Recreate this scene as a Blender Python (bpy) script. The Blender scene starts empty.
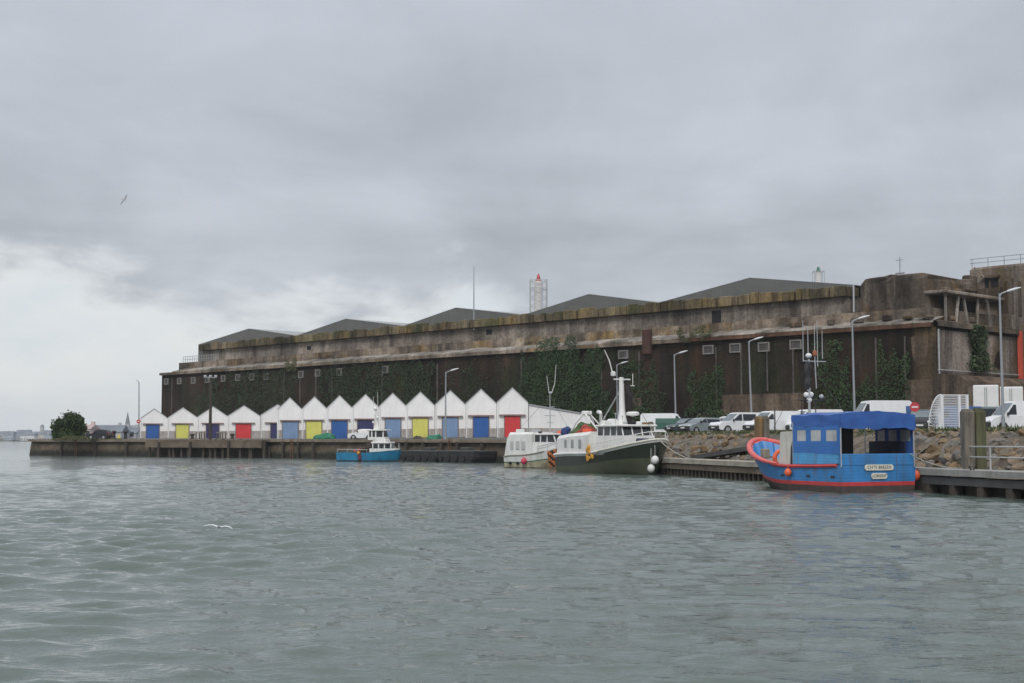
import bpy, math, random
import numpy as np
from mathutils import Vector, Matrix
random.seed(7)
RND = random.Random(11)
sc = bpy.context.scene
COL = sc.collection
F = 1400.0
CZ = 2.5
TAN = 97.5 / F
TH = math.atan(TAN)
CT, ST = math.cos(TH), math.sin(TH)

def ray(px, py):
    u = (px - 512.0) / F
    v = (341.5 - py) / F
    return (u, CT - v * ST, ST + v * CT)

def at(px, py, Y):
    d = ray(px, py)
    t = Y / d[1]
    return Vector((d[0] * t, Y, CZ + d[2] * t))

def xat(px, Y):
    return (px - 512.0) / F * Y * 1.0

# ------------------------------------------------------------------ camera
cam = bpy.data.cameras.new("camera")
cam.sensor_width = 36.0
cam.lens = F / 1024.0 * 36.0
cam.clip_end = 20000
cam.clip_start = 0.1
co = bpy.data.objects.new("camera", cam)
COL.objects.link(co)
co.location = (0, 0, CZ)
co.rotation_euler = (math.pi / 2 + TH, 0, 0)
sc.camera = co

# ------------------------------------------------------------------ materials
MATS = {}

def new_mat(name):
    m = bpy.data.materials.new(name)
    m.use_nodes = True
    nt = m.node_tree
    b = nt.nodes["Principled BSDF"]
    return m, nt, b

def N(nt, t, **kw):
    n = nt.nodes.new(t)
    for k, v in kw.items():
        setattr(n, k, v)
    return n

def noise(nt, scale, detail=4, rough=0.55, vec=None, mscale=None):
    tc = N(nt, "ShaderNodeTexCoord")
    mp = N(nt, "ShaderNodeMapping")
    nt.links.new(tc.outputs["Object"], mp.inputs[0])
    if mscale:
        mp.inputs["Scale"].default_value = mscale
    n = N(nt, "ShaderNodeTexNoise")
    n.inputs["Scale"].default_value = scale
    n.inputs["Detail"].default_value = detail
    n.inputs["Roughness"].default_value = rough
    nt.links.new(mp.outputs[0], n.inputs["Vector"])
    return n

def ramp(nt, sock, stops):
    r = N(nt, "ShaderNodeValToRGB")
    els = r.color_ramp.elements
    while len(els) < len(stops):
        els.new(0.5)
    for e, (p, c) in zip(els, stops):
        e.position = p
        e.color = (c[0], c[1], c[2], 1) if not isinstance(c, (int, float)) else (c, c, c, 1)
    nt.links.new(sock, r.inputs[0])
    return r

def mix(nt, fac, a, b, mode="MIX"):
    m = N(nt, "ShaderNodeMix", data_type="RGBA", blend_type=mode)
    for s, v in ((0, fac), (6, a), (7, b)):
        if hasattr(v, "links"):
            nt.links.new(v, m.inputs[s])
        elif s == 0:
            m.inputs[0].default_value = v
        else:
            m.inputs[s].default_value = (v[0], v[1], v[2], 1)
    return m.outputs[2]

def bump(nt, b, sock, strength, dist):
    bp = N(nt, "ShaderNodeBump")
    bp.inputs["Strength"].default_value = strength
    bp.inputs["Distance"].default_value = dist
    nt.links.new(sock, bp.inputs["Height"])
    nt.links.new(bp.outputs[0], b.inputs["Normal"])

def mat(name, c, rough=0.6, var=0.25, scale=1.5, metallic=0.0, dirt=None, dirt_amt=0.5, bmp=0.0, stretch=(1, 1, 1), spec=0.5):
    """a painted, plain or weathered surface: base colour broken up by noise, optional streaked dirt"""
    if name in MATS:
        return MATS[name]
    m, nt, b = new_mat(name)
    n = noise(nt, scale, 5, 0.6, mscale=stretch)
    lo = tuple(max(0, x * (1 - var)) for x in c)
    hi = tuple(min(1, x * (1 + var)) for x in c)
    r = ramp(nt, n.outputs["Fac"], [(0.3, lo), (0.7, hi)])
    out = r.outputs[0]
    if dirt:
        d = noise(nt, 2.2, 6, 0.7, mscale=(1, 1, 0.25))
        dr = ramp(nt, d.outputs["Fac"], [(0.48, 0.0), (0.68, dirt_amt)])
        out = mix(nt, dr.outputs[0], out, dirt)
    nt.links.new(out, b.inputs["Base Color"])
    b.inputs["Roughness"].default_value = rough
    b.inputs["Metallic"].default_value = metallic
    b.inputs["Specular IOR Level"].default_value = spec
    if bmp:
        bump(nt, b, n.outputs["Fac"], bmp, 0.05)
    MATS[name] = m
    return m

def concrete(name, dark, light, stain=None, st_lo=0.5, st_hi=0.62, moss=None, ms_lo=0.55, ms_hi=0.7, big=0.12, streak=0.5, blk=(0.012, 0.010, 0.009)):
    m, nt, b = new_mat(name)
    n1 = noise(nt, big, 6, 0.65)
    r1 = ramp(nt, n1.outputs["Fac"], [(0.32, dark), (0.68, light)])
    out = r1.outputs[0]
    if stain:
        n2 = noise(nt, 0.16, 6, 0.7, mscale=(1, 1, 0.8))
        r2 = ramp(nt, n2.outputs["Fac"], [(st_lo, 0.0), (st_hi, 0.9)])
        out = mix(nt, r2.outputs[0], out, stain)
    if moss:
        n4 = noise(nt, 0.11, 6, 0.7, mscale=(1.0, 1.3, 0.7))
        r4 = ramp(nt, n4.outputs["Fac"], [(ms_lo, 0.0), (ms_hi, 0.9)])
        out = mix(nt, r4.outputs[0], out, moss)
    n3 = noise(nt, 0.55, 5, 0.65, mscale=(1, 1, 0.07))
    r3 = ramp(nt, n3.outputs["Fac"], [(0.42, 0.0), (0.66, streak)])
    out = mix(nt, r3.outputs[0], out, blk)
    n7 = noise(nt, 0.14, 5, 0.65, mscale=(1, 1, 0.22))
    r7 = ramp(nt, n7.outputs['Fac'], [(0.36, 0.55), (0.64, 1.5)])
    out = mix(nt, 1.0, out, r7.outputs[0], 'MULTIPLY')
    n5 = noise(nt, 0.9, 4, 0.6, mscale=(1, 1, 0.05))
    r5 = ramp(nt, n5.outputs["Fac"], [(0.60, 0.0), (0.72, 0.35)])
    out = mix(nt, r5.outputs[0], out, tuple(min(1, x * 1.7) for x in light))
    n6 = noise(nt, 2.5, 5, 0.7)
    r6 = ramp(nt, n6.outputs["Fac"], [(0.3, 0.58), (0.7, 1.35)])
    out = mix(nt, 1.0, out, r6.outputs[0], "MULTIPLY")
    nt.links.new(out, b.inputs["Base Color"])
    b.inputs["Roughness"].default_value = 0.9
    b.inputs["Specular IOR Level"].default_value = 0.2
    bump(nt, b, n6.outputs["Fac"], 0.5, 0.15)
    MATS[name] = m
    return m

def glassm(name, c=(0.02, 0.025, 0.03), rough=0.08):
    if name in MATS:
        return MATS[name]
    m, nt, b = new_mat(name)
    n = noise(nt, 3.0, 2, 0.5)
    r = ramp(nt, n.outputs["Fac"], [(0.3, tuple(x * 0.8 for x in c)), (0.7, tuple(x * 1.3 for x in c))])
    nt.links.new(r.outputs[0], b.inputs["Base Color"])
    b.inputs["Roughness"].default_value = rough
    MATS[name] = m
    return m

white_paint = mat("white_paint", (0.72, 0.72, 0.70), 0.45, 0.08, 1.2, dirt=(0.35, 0.31, 0.25), dirt_amt=0.35)
van_white = mat("van_white", (0.74, 0.75, 0.76), 0.3, 0.04, 1.0, dirt=(0.4, 0.38, 0.34), dirt_amt=0.2)
shed_white = mat("shed_white", (0.84, 0.83, 0.82), 0.65, 0.05, 0.6, dirt=(0.56, 0.54, 0.50), dirt_amt=0.3)
plinth_grey = mat("plinth_grey", (0.42, 0.39, 0.37), 0.85, 0.2, 1.2, dirt=(0.2, 0.17, 0.13), dirt_amt=0.6)
black_rubber = mat("black_rubber", (0.02, 0.02, 0.02), 0.8, 0.3, 3)
black_plastic = mat("black_plastic", (0.025, 0.025, 0.027), 0.55, 0.3, 3)
grey_metal = mat("grey_metal", (0.42, 0.43, 0.44), 0.5, 0.15, 2, metallic=0.3)
lamp_grey = mat("lamp_grey", (0.30, 0.32, 0.34), 0.5, 0.12, 1.5, metallic=0.2)
galv = mat("galvanised", (0.45, 0.46, 0.46), 0.5, 0.15, 3, metallic=0.4)
dark_glass = glassm("dark_glass")
pale_glass = glassm("pale_glass", (0.12, 0.15, 0.16), 0.1)
rust = mat("rust", (0.16, 0.075, 0.04), 0.9, 0.45, 2, bmp=0.3)
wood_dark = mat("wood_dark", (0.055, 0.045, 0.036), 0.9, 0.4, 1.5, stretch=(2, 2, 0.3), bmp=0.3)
wood_pale = mat("wood_pale", (0.30, 0.26, 0.20), 0.9, 0.3, 1.2, stretch=(0.4, 2, 2), dirt=(0.1, 0.09, 0.07), bmp=0.3)
red_light = mat("red_lens", (0.35, 0.02, 0.02), 0.3, 0.1)
lamp_lens = mat("headlight_lens", (0.6, 0.62, 0.62), 0.15, 0.1)
orange = mat("orange_plastic", (0.75, 0.13, 0.05), 0.45, 0.12, 3, dirt=(0.35, 0.1, 0.06), dirt_amt=0.3)
white_plastic = mat("white_plastic", (0.72, 0.72, 0.70), 0.4, 0.06, 2)
rope_mat = mat("rope", (0.35, 0.33, 0.28), 0.9, 0.2, 8)

# ------------------------------------------------------------------ mesh builder
class MB:
    def __init__(s):
        s.v = []; s.f = []; s.m = []; s.sm = []
    def add(s, vs, fs, m=0, smooth=False):
        o = len(s.v)
        s.v.extend([tuple(p) for p in vs])
        for f in fs:
            s.f.append(tuple(i + o for i in f)); s.m.append(m); s.sm.append(smooth)
        return s
    def box(s, c, size, m=0, rz=0.0, ry=0.0, rx=0.0, top=(1, 1)):
        hx, hy, hz = size[0] / 2, size[1] / 2, size[2] / 2
        R = Matrix.Rotation(rz, 3, 'Z') @ Matrix.Rotation(ry, 3, 'Y') @ Matrix.Rotation(rx, 3, 'X')
        vs = []
        for z in (-1, 1):
            k = top if z > 0 else (1, 1)
            for x, y in ((-1, -1), (1, -1), (1, 1), (-1, 1)):
                p = R @ Vector((x * hx * k[0], y * hy * k[1], z * hz))
                vs.append((p.x + c[0], p.y + c[1], p.z + c[2]))
        return s.add(vs, [(3, 2, 1, 0), (4, 5, 6, 7), (0, 1, 5, 4), (1, 2, 6, 5), (2, 3, 7, 6), (3, 0, 4, 7)], m)
    def cbox(s, c, size, m=0, ch=0.03, rz=0.0):
        """box with chamfered vertical and top edges"""
        hx, hy, hz = size[0] / 2, size[1] / 2, size[2] / 2
        R = Matrix.Rotation(rz, 3, 'Z')
        def ring(i, z):
            pts = []
            for sx, sy in ((1, 1), (-1, 1), (-1, -1), (1, -1)):
                a = (sx * (hx - i), sy * (hy - i - ch)); b2 = (sx * (hx - i - ch), sy * (hy - i))
                pts += [a, b2] if sx * sy > 0 else [b2, a]
            return [tuple(R @ Vector((x, y, z)) + Vector(c)) for x, y in pts]
        rs = [ring(ch, -hz), ring(0, -hz + ch), ring(0, hz - ch), ring(ch, hz)]
        return s.loft(rs, m, caps=True)
    def loft(s, rings, m=0, caps=True, smooth=False, closed=True):
        n = len(rings[0]); vs = [p for r in rings for p in r]; fs = []
        for i in range(len(rings) - 1):
            for j in range(n if closed else n - 1):
                k = (j + 1) % n
                fs.append((i * n + j, i * n + k, (i + 1) * n + k, (i + 1) * n + j))
        s.add(vs, fs, m, smooth)
        if caps:
            s.add(rings[0], [tuple(range(n - 1, -1, -1))], m)
            s.add(rings[-1], [tuple(range(n))], m)
        return s
    def tube(s, p0, p1, r0, r1=None, m=0, n=8, smooth=True):
        return s.path([p0, p1], [r0, r0 if r1 is None else r1], m, n, smooth)
    def path(s, pts, r, m=0, n=8, smooth=True, caps=True):
        pts = [Vector(p) for p in pts]
        if isinstance(r, (int, float)):
            r = [r] * len(pts)
        rings = []
        for i, p in enumerate(pts):
            if i == 0: d = pts[1] - p
            elif i == len(pts) - 1: d = p - pts[-2]
            else: d = (pts[i + 1] - p).normalized() + (p - pts[i - 1]).normalized()
            d.normalize()
            a = d.cross(Vector((0, 0, 1)))
            if a.length < 1e-3: a = Vector((1, 0, 0))
            a.normalize(); b = d.cross(a)
            rings.append([tuple(p + (a * math.cos(2 * math.pi * j / n) + b * math.sin(2 * math.pi * j / n)) * r[i]) for j in range(n)])
        return s.loft(rings, m, caps, smooth)
    def lathe(s, c, prof, m=0, n=14, smooth=True):
        rings = [[(c[0] + r * math.cos(2 * math.pi * j / n), c[1] + r * math.sin(2 * math.pi * j / n), c[2] + z) for j in range(n)] for r, z in prof]
        return s.loft(rings, m, True, smooth)
    def ball(s, c, r, m=0, n=12, sq=(1, 1, 1)):
        rings = []
        k = n // 2 + 1
        for i in range(k):
            a = -math.pi / 2 + math.pi * (i + 0.02 if i == 0 else (i - 0.02 if i == k - 1 else i)) / (k - 1)
            rings.append([(c[0] + r * sq[0] * math.cos(a) * math.cos(2 * math.pi * j / n), c[1] + r * sq[1] * math.cos(a) * math.sin(2 * math.pi * j / n), c[2] + r * sq[2] * math.sin(a)) for j in range(n)])
        return s.loft(rings, m, True, True)
    def prism(s, poly, axis, a0, a1, m=0):
        """poly: 2-D points; axis 'x': (y,z), 'y': (x,z), 'z': (x,y)"""
        def P(p, a):
            return (a, p[0], p[1]) if axis == 'x' else ((p[0], a, p[1]) if axis == 'y' else (p[0], p[1], a))
        n = len(poly)
        r0 = [P(p, a0) for p in poly]; r1 = [P(p, a1) for p in poly]
        return s.loft([r0, r1], m, True)
    def build(s, name, mats, parent=None, loc=None, rz=None):
        me = bpy.data.meshes.new(name)
        me.from_pydata(s.v, [], s.f)
        if not isinstance(mats, (list, tuple)):
            mats = [mats]
        for q in mats:
            me.materials.append(q)
        me.polygons.foreach_set("material_index", s.m)
        me.polygons.foreach_set("use_smooth", s.sm)
        import bmesh
        bm = bmesh.new(); bm.from_mesh(me)
        bmesh.ops.remove_doubles(bm, verts=bm.verts, dist=1e-5)
        bmesh.ops.recalc_face_normals(bm, faces=bm.faces)
        bm.to_mesh(me); bm.free()
        if any(s.sm): me.set_sharp_from_angle(angle=math.radians(38))
        me.update()
        o = bpy.data.objects.new(name, me)
        COL.objects.link(o)
        if parent: o.parent = parent
        if loc is not None: o.location = loc
        if rz is not None: o.rotation_euler = (0, 0, rz)
        return o

def raw_mesh(name, v, f, mats, mi=None, smooth=False, parent=None, loc=None, rz=None):
    me = bpy.data.meshes.new(name)
    me.from_pydata(v, [], f)
    for q in (mats if isinstance(mats, (list, tuple)) else [mats]):
        me.materials.append(q)
    if mi is not None: me.polygons.foreach_set("material_index", mi)
    me.polygons.foreach_set("use_smooth", [smooth] * len(f))
    me.update()
    o = bpy.data.objects.new(name, me)
    COL.objects.link(o)
    if parent: o.parent = parent
    if loc is not None: o.location = loc
    if rz is not None: o.rotation_euler = (0, 0, rz)
    return o

def tag(o, label, cat, group=None, kind=None):
    if label: o["label"] = label
    if cat: o["category"] = cat
    if group: o["group"] = group
    if kind: o["kind"] = kind
    return o

def struct(o):
    o["kind"] = "structure"
    return o

def thing(name, label, cat, loc=(0, 0, 0), rz=0.0, group=None):
    o = bpy.data.objects.new(name, None)
    COL.objects.link(o)
    o.empty_display_size = 0.3
    o.location = loc; o.rotation_euler = (0, 0, rz)
    return tag(o, label, cat, group)

def copy_tree(o, parent=None):
    c = o.copy(); COL.objects.link(c)
    if parent: c.parent = parent
    for ch in list(o.children):
        copy_tree(ch, c)
    return c

def text_mesh(name, s, size, m, parent, loc, rot, align='CENTER'):
    cu = bpy.data.curves.new(name, 'FONT')
    cu.body = s; cu.size = size; cu.align_x = align; cu.align_y = 'CENTER'; cu.extrude = 0.004
    cu.space_character = 1.1
    t = bpy.data.objects.new(name, cu)
    COL.objects.link(t)
    dg = bpy.context.evaluated_depsgraph_get()
    me = bpy.data.meshes.new_from_object(t.evaluated_get(dg))
    bpy.data.objects.remove(t)
    me.materials.clear(); me.materials.append(m)
    o = bpy.data.objects.new(name, me)
    COL.objects.link(o)
    o.parent = parent; o.location = loc; o.rotation_euler = rot
    return o

# ------------------------------------------------------------------ light, sky
SUN_EL, SUN_AZ = math.radians(42), math.radians(190)   # azimuth measured clockwise from +Y
w = bpy.data.worlds.new("World"); sc.world = w; w.use_nodes = True
nt = w.node_tree
bg = nt.nodes["Background"]; bg.inputs[1].default_value = 0.1
tc = N(nt, "ShaderNodeTexCoord")
sky = N(nt, "ShaderNodeTexSky", sky_type='NISHITA'); sky.sun_disc = False
sky.sun_elevation = SUN_EL; sky.sun_rotation = SUN_AZ
sep = N(nt, "ShaderNodeSeparateXYZ"); nt.links.new(tc.outputs["Generated"], sep.inputs[0])
def M(op, a, b=None, c=None, clamp=False):
    n = N(nt, "ShaderNodeMath", operation=op); n.use_clamp = clamp
    for i, v in enumerate((a, b, c)):
        if v is None: continue
        if hasattr(v, "links"): nt.links.new(v, n.inputs[i])
        else: n.inputs[i].default_value = v
    return n.outputs[0]
X, Y_, Z = sep.outputs
def sstep(x, a, b):
    n = N(nt, "ShaderNodeMapRange", interpolation_type='SMOOTHSTEP')
    nt.links.new(x, n.inputs[0]); n.inputs[1].default_value = a; n.inputs[2].default_value = b
    return n.outputs[0]
zc = M('ADD', M('MAXIMUM', Z, 0.0), 0.10)
cx = M('DIVIDE', X, zc); cy = M('DIVIDE', Y_, zc)
comb = N(nt, "ShaderNodeCombineXYZ"); nt.links.new(cx, comb.inputs[0]); nt.links.new(cy, comb.inputs[1])
def cn(scale, det, rough, vec, off=(0, 0, 0), sc3=(1, 1, 1), dist=0.0):
    mp = N(nt, "ShaderNodeMapping"); mp.inputs["Location"].default_value = off; mp.inputs["Scale"].default_value = sc3
    nt.links.new(vec, mp.inputs[0])
    n = N(nt, "ShaderNodeTexNoise"); n.inputs["Scale"].default_value = scale
    n.inputs["Detail"].default_value = det; n.inputs["Roughness"].default_value = rough
    n.inputs["Distortion"].default_value = dist
    nt.links.new(mp.outputs[0], n.inputs["Vector"])
    return n.outputs["Fac"]
n_big = M('ADD', M('MULTIPLY', cn(1.15, 6, 0.55, comb.outputs[0], (3.1, 1.7, 0)), 0.5), M('MULTIPLY', cn(5.5, 6, 0.55, tc.outputs['Generated'], (1.3, 0.4, 2.0), (1, 1, 1.5), 0.6), 0.5))
n_dir = cn(4.2, 6, 0.5, tc.outputs["Generated"], (3.3, 0.2, 0.0), (1, 1, 1.9), 0.5)
n_fine = cn(9.0, 6, 0.6, tc.outputs["Generated"], (4.0, 2.0, 1.0), (1, 1, 2.6), 0.3)
# cloud base height above the horizon, falling towards the right of the view (east)
edge = M('SUBTRACT', 0.076, M('MULTIPLY', X, 0.12))
h = M('SUBTRACT', Z, edge)
h = M('ADD', h, M('MULTIPLY', M('SUBTRACT', n_dir, 0.5), 0.18))
h = M('ADD', h, M('MULTIPLY', M('SUBTRACT', n_fine, 0.5), 0.15))
cover = sstep(h, -0.016, 0.030)
# grey deck, thicker and thinner, brighter high overhead
deck = N(nt, "ShaderNodeValToRGB"); nt.links.new(n_big, deck.inputs[0])
e = deck.color_ramp.elements
e[0].position = 0.38; e[0].color = (3.85, 4.18, 4.60, 1)
e[1].position = 0.62; e[1].color = (5.35, 5.68, 6.25, 1)
up = sstep(Z, 0.12, 0.36)
deck2 = mix(nt, M('MULTIPLY', up, 0.5), deck.outputs[0], (5.1, 5.5, 6.4))
zen = sstep(Z, 0.35, 0.95)
deck3 = mix(nt, zen, deck2, (10.5, 10.8, 11.4))
low = N(nt, "ShaderNodeValToRGB"); nt.links.new(n_fine, low.inputs[0])
e = low.color_ramp.elements
e[0].position = 0.36; e[0].color = (6.8, 7.25, 7.6, 1)
e[1].position = 0.62; e[1].color = (7.6, 7.8, 7.85, 1)
veil = mix(nt, 0.94, sky.outputs[0], low.outputs[0])
allc = mix(nt, cover, veil, deck3)
nt.links.new(allc, bg.inputs[0])

sl = bpy.data.lights.new("sun", 'SUN'); sl.energy = 1.5; sl.angle = math.radians(20); sl.color = (1.0, 0.97, 0.92)
so = bpy.data.objects.new("sun", sl); COL.objects.link(so)
sd = Vector((math.sin(SUN_AZ) * math.cos(SUN_EL), math.cos(SUN_AZ) * math.cos(SUN_EL), math.sin(SUN_EL)))
so.rotation_euler = sd.to_track_quat('Z', 'Y').to_euler()
so.location = (-30, -40, 60)
sc.view_settings.view_transform = 'Standard'
sc.view_settings.look = 'None'
sc.view_settings.exposure = 0.08
sc.view_settings.gamma = 1
# ------------------------------------------------------------------ water
def make_water():
    rs = np.concatenate([[0.5, 3, 6], np.geomspace(9, 2300, 1500), [2480]])
    fine = np.linspace(-0.62, 0.62, 700)          # azimuth about +Y, radians
    coarse = np.linspace(0.62, 2 * math.pi - 0.62, 60)[1:-1]
    az = np.concatenate([fine, coarse]); na = len(az); nr = len(rs)
    A, R = np.meshgrid(az, rs)
    Xw = R * np.sin(A); Yw = R * np.cos(A)
    rng = np.random.default_rng(5)
    Zw = np.zeros_like(Xw)
    sp = np.gradient(rs)[:, None] * np.ones_like(A)
    gust = np.zeros_like(Xw)
    for k in range(10):
        l = rng.uniform(14, 60); t = rng.normal(0.35, 0.9)
        gust += np.sin((Xw * math.sin(t) + Yw * math.cos(t)) * 2 * math.pi / l + rng.uniform(0, 6.28))
    gust = np.clip(0.82 + 0.13 * gust, 0.45, 1.15)
    for k in range(90):
        l = 0.5 * (4.6 / 0.5) ** rng.uniform(0, 1)
        t = rng.normal(0.20, 0.42)
        s = 0.040 * (1.05 if l < 1.7 else 0.36 if l < 2.8 else 0.16)
        a = s * l / (2 * math.pi)
        fade = np.clip((l / sp - 2.5) / 2.5, 0, 1)
        ph = (Xw * math.sin(t) + Yw * math.cos(t)) * 2 * math.pi / l + rng.uniform(0, 6.28)
        wv = (np.exp(np.sin(ph)) - 1.266) / 1.2
        Zw += a * fade * wv
    Zw *= gust
    side = np.clip((0.62 - np.abs(A)) / 0.03, 0, 1)
    Zw *= side * np.clip((R - 8) / 3, 0, 1)
    V = np.stack([Xw, Yw, Zw], -1).reshape(-1, 3)
    i = np.arange(nr - 1)[:, None] * na; j = np.arange(na)[None, :]; j2 = (j + 1) % na
    Fq = np.stack([i + j, i + na + j, i + na + j2, i + j2], -1).reshape(-1, 4)[:, ::-1]
    me = bpy.data.meshes.new("water")
    me.vertices.add(len(V)); me.vertices.foreach_set("co", V.ravel())
    me.loops.add(Fq.size); me.loops.foreach_set("vertex_index", Fq.ravel().astype(np.int32))
    me.polygons.add(len(Fq)); me.polygons.foreach_set("loop_start", np.arange(0, Fq.size, 4, dtype=np.int32))
    me.polygons.foreach_set("use_smooth", np.ones(len(Fq), dtype=bool))
    me.update(calc_edges=True); me.validate()
    m, nt, b = new_mat("harbour_water")
    b.inputs["Base Color"].default_value = (0.088, 0.116, 0.102, 1)
    b.inputs["Roughness"].default_value = 0.05
    b.inputs["IOR"].default_value = 1.33
    n1 = noise(nt, 2.6, 5, 0.65, mscale=(0.6, 1.0, 1)); n2 = noise(nt, 0.6, 5, 0.6, mscale=(0.55, 1.0, 1))
    add = N(nt, "ShaderNodeMath", operation='MULTIPLY_ADD')
    nt.links.new(n2.outputs["Fac"], add.inputs[0]); add.inputs[1].default_value = 2.2
    nt.links.new(n1.outputs["Fac"], add.inputs[2])
    bump(nt, b, add.outputs[0], 0.45, 0.12)
    me.materials.append(m)
    o = bpy.data.objects.new("water", me); COL.objects.link(o)
    return struct(o)
make_water()

# ------------------------------------------------------------------ the lie of the land
JET = [(-0.3, 150.0), (10.6, 100.0), (14.2, 83.0), (21.0, 57.5), (25.7, 40.0), (31.0, 20.0)]   # jetty front line
def jx(y):
    for (x0, y0), (x1, y1) in zip(JET, JET[1:]):
        if y <= y0 and y >= y1:
            return x0 + (x1 - x0) * (y0 - y) / (y0 - y1)
    return JET[0][0] if y > JET[0][1] else JET[-1][0]
def off(y, d):
    return (jx(y) + 0.968 * d, y + 0.25 * d)
TOPD = 8.8      # riprap top, metres behind the jetty front
QUAY = [(-109, 330), (-74.5, 218), (-28, 184), (-3.5, 152.5), (3.5, 141.0)]
quay_z = 2.42
rip_top = [off(y, TOPD) for y in (137, 125, 112, 100, 91, 83, 75, 66, 57.5, 48, 40, 20)]
stone_ground = mat("asphalt_ground", (0.09, 0.088, 0.082), 0.95, 0.35, 0.6, bmp=0.2)
front = [(x, y, quay_z) for x, y in QUAY] + [(rip_top[0][0] - 3, 139.5, 2.7)] + [(x, y, 3.0) for x, y in rip_top] + [(60, 5, 3.0)]
mid = []
for k, (x, y, z) in enumerate(front):
    a = math.atan2(x, y)
    mid.append((x + 14 * (1 if k > 4 else 0.3), y + 14, 3.0 if k > 2 else 2.6))
back = []
for k, (x, y, z) in enumerate(front):
    back.append((x * 1.0 + (300 if k > 4 else 140 if k > 1 else -20), max(y, 60) + 420, 3.0))
mb = MB()
n = len(front)
mb.add(front + mid + back, [(i, i + 1, n + i + 1, n + i) for i in range(n - 1)] + [(n + i, n + i + 1, 2 * n + i + 1, 2 * n + i) for i in range(n - 1)])
struct(mb.build("ground", stone_ground))

# seabed-side slope under the riprap (earth and broken stone)
slope_mat = mat("riprap_earth", (0.11, 0.09, 0.065), 0.95, 0.6, 1.4, bmp=0.8)
ys = np.linspace(140, 16, 90)
vs = []; fs = []
for k, y in enumerate(ys):
    for d, z in ((1.2, -0.9), (3.0, 0.45), (5.0, 1.35), (7.2, 2.45), (TOPD + 0.3, 2.99)):
        p = off(y, d + RND.uniform(-.3, .3) * (0 if d > 8 else 1))
        vs.append((p[0], p[1], z + RND.uniform(-.12, .12) * (0 if d > 8 else 1)))
for k in range(len(ys) - 1):
    for j in range(4):
        fs.append((k * 5 + j, k * 5 + j + 1, (k + 1) * 5 + j + 1, (k + 1) * 5 + j))
struct(raw_mesh("riprap_bank", vs, fs, slope_mat))

# quay wall (long stone face at the left)
def quay_material():
    m, nt, b = new_mat("quay_stone")
    tcn = N(nt, "ShaderNodeTexCoord"); s = N(nt, "ShaderNodeSeparateXYZ"); nt.links.new(tcn.outputs["Object"], s.inputs[0])
    n1 = noise(nt, 0.35, 6, 0.7, mscale=(1, 1, 1.4)); n2 = noise(nt, 0.9, 5, 0.7, mscale=(1, 1, 0.25))
    c = ramp(nt, n1.outputs["Fac"], [(0.3, (0.055, 0.040, 0.028)), (0.5, (0.105, 0.080, 0.055)), (0.72, (0.17, 0.14, 0.10))]).outputs[0]
    c = mix(nt, ramp(nt, n2.outputs["Fac"], [(0.5, 0.0), (0.7, 0.8)]).outputs[0], c, (0.035, 0.03, 0.022))
    # tide line: weed below about one metre
    ad = N(nt, "ShaderNodeMath", operation='MULTIPLY_ADD'); nt.links.new(n2.outputs["Fac"], ad.inputs[0]); ad.inputs[1].default_value = 1.4
    nt.links.new(s.outputs[2], ad.inputs[2])
    t = N(nt, "ShaderNodeMapRange"); nt.links.new(ad.outputs[0], t.inputs[0]); t.inputs[1].default_value = 1.25; t.inputs[2].default_value = 1.75
    t.inputs[3].default_value = 1.0; t.inputs[4].default_value = 0.0
    c = mix(nt, t.outputs[0], c, (0.018, 0.020, 0.012))
    br = N(nt, "ShaderNodeTexBrick"); br.inputs["Scale"].default_value = 0.9; nt.links.new(tcn.outputs["Object"], br.inputs[0])
    nt.links.new(c, b.inputs["Base Color"]); b.inputs["Roughness"].default_value = 0.9
    bump(nt, b, n1.outputs["Fac"], 0.8, 0.25)
    return m
quay_stone = quay_material()
cope = mat("quay_coping", (0.20, 0.165, 0.125), 0.9, 0.35, 0.5, bmp=0.3)
qw = thing("quay_wall", "long brown stone quay wall with weed along the waterline under the sheds", "quay wall", (QUAY[1][0], QUAY[1][1], 0))
mb = MB(); mc = MB()
pts = QUAY + [(rip_top[0][0] - 3, 139.5)]
ox, oy = QUAY[1]
for (x0, y0), (x1, y1) in zip(pts, pts[1:]):
    L = math.hypot(x1 - x0, y1 - y0); nx, ny = (y1 - y0) / L, -(x1 - x0) / L   # outward = to the water
    if nx * 0 + ny * -1 < 0 and not (x1 - x0 > 0): nx, ny = -nx, -ny
    if ny > 0: nx, ny = -nx, -ny
    k = max(2, int(L / 1.2))
    g = []
    for i in range(k + 1):
        t = i / k
        for z, o in ((-2, .55), (0.0, .4), (0.8, .3), (1.6, .2), (2.1, .12)):
            j = RND.uniform(-.06, .06) if 0 < i < k else 0
            g.append((x0 + (x1 - x0) * t + nx * (o + j) - ox, y0 + (y1 - y0) * t + ny * (o + j) - oy, z))
    mb.add(g, [(i * 5 + j, (i + 1) * 5 + j, (i + 1) * 5 + j + 1, i * 5 + j + 1) for i in range(k) for j in range(4)])
    a = math.atan2(y1 - y0, x1 - x0)
    mc.box(((x0 + x1) / 2 + nx * .1 - ox, (y0 + y1) / 2 + ny * .1 - oy, 2.29), (L + .1, 1.1, 0.36), 0, a)
mb.build("wall_face", quay_stone, qw)
mc.build("coping", cope, qw)
def qpt0(px):
    k = (px - 512) / F
    for (x0, y0), (x1, y1) in zip(QUAY[1:], QUAY[2:]):
        den = (x1 - x0) - k * (y1 - y0); t = (k * y0 - x0) / den
        if -0.001 <= t <= 1.001:
            return Vector((x0 + t * (x1 - x0), y0 + t * (y1 - y0), 0)), math.atan2(y1 - y0, x1 - x0)
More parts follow.
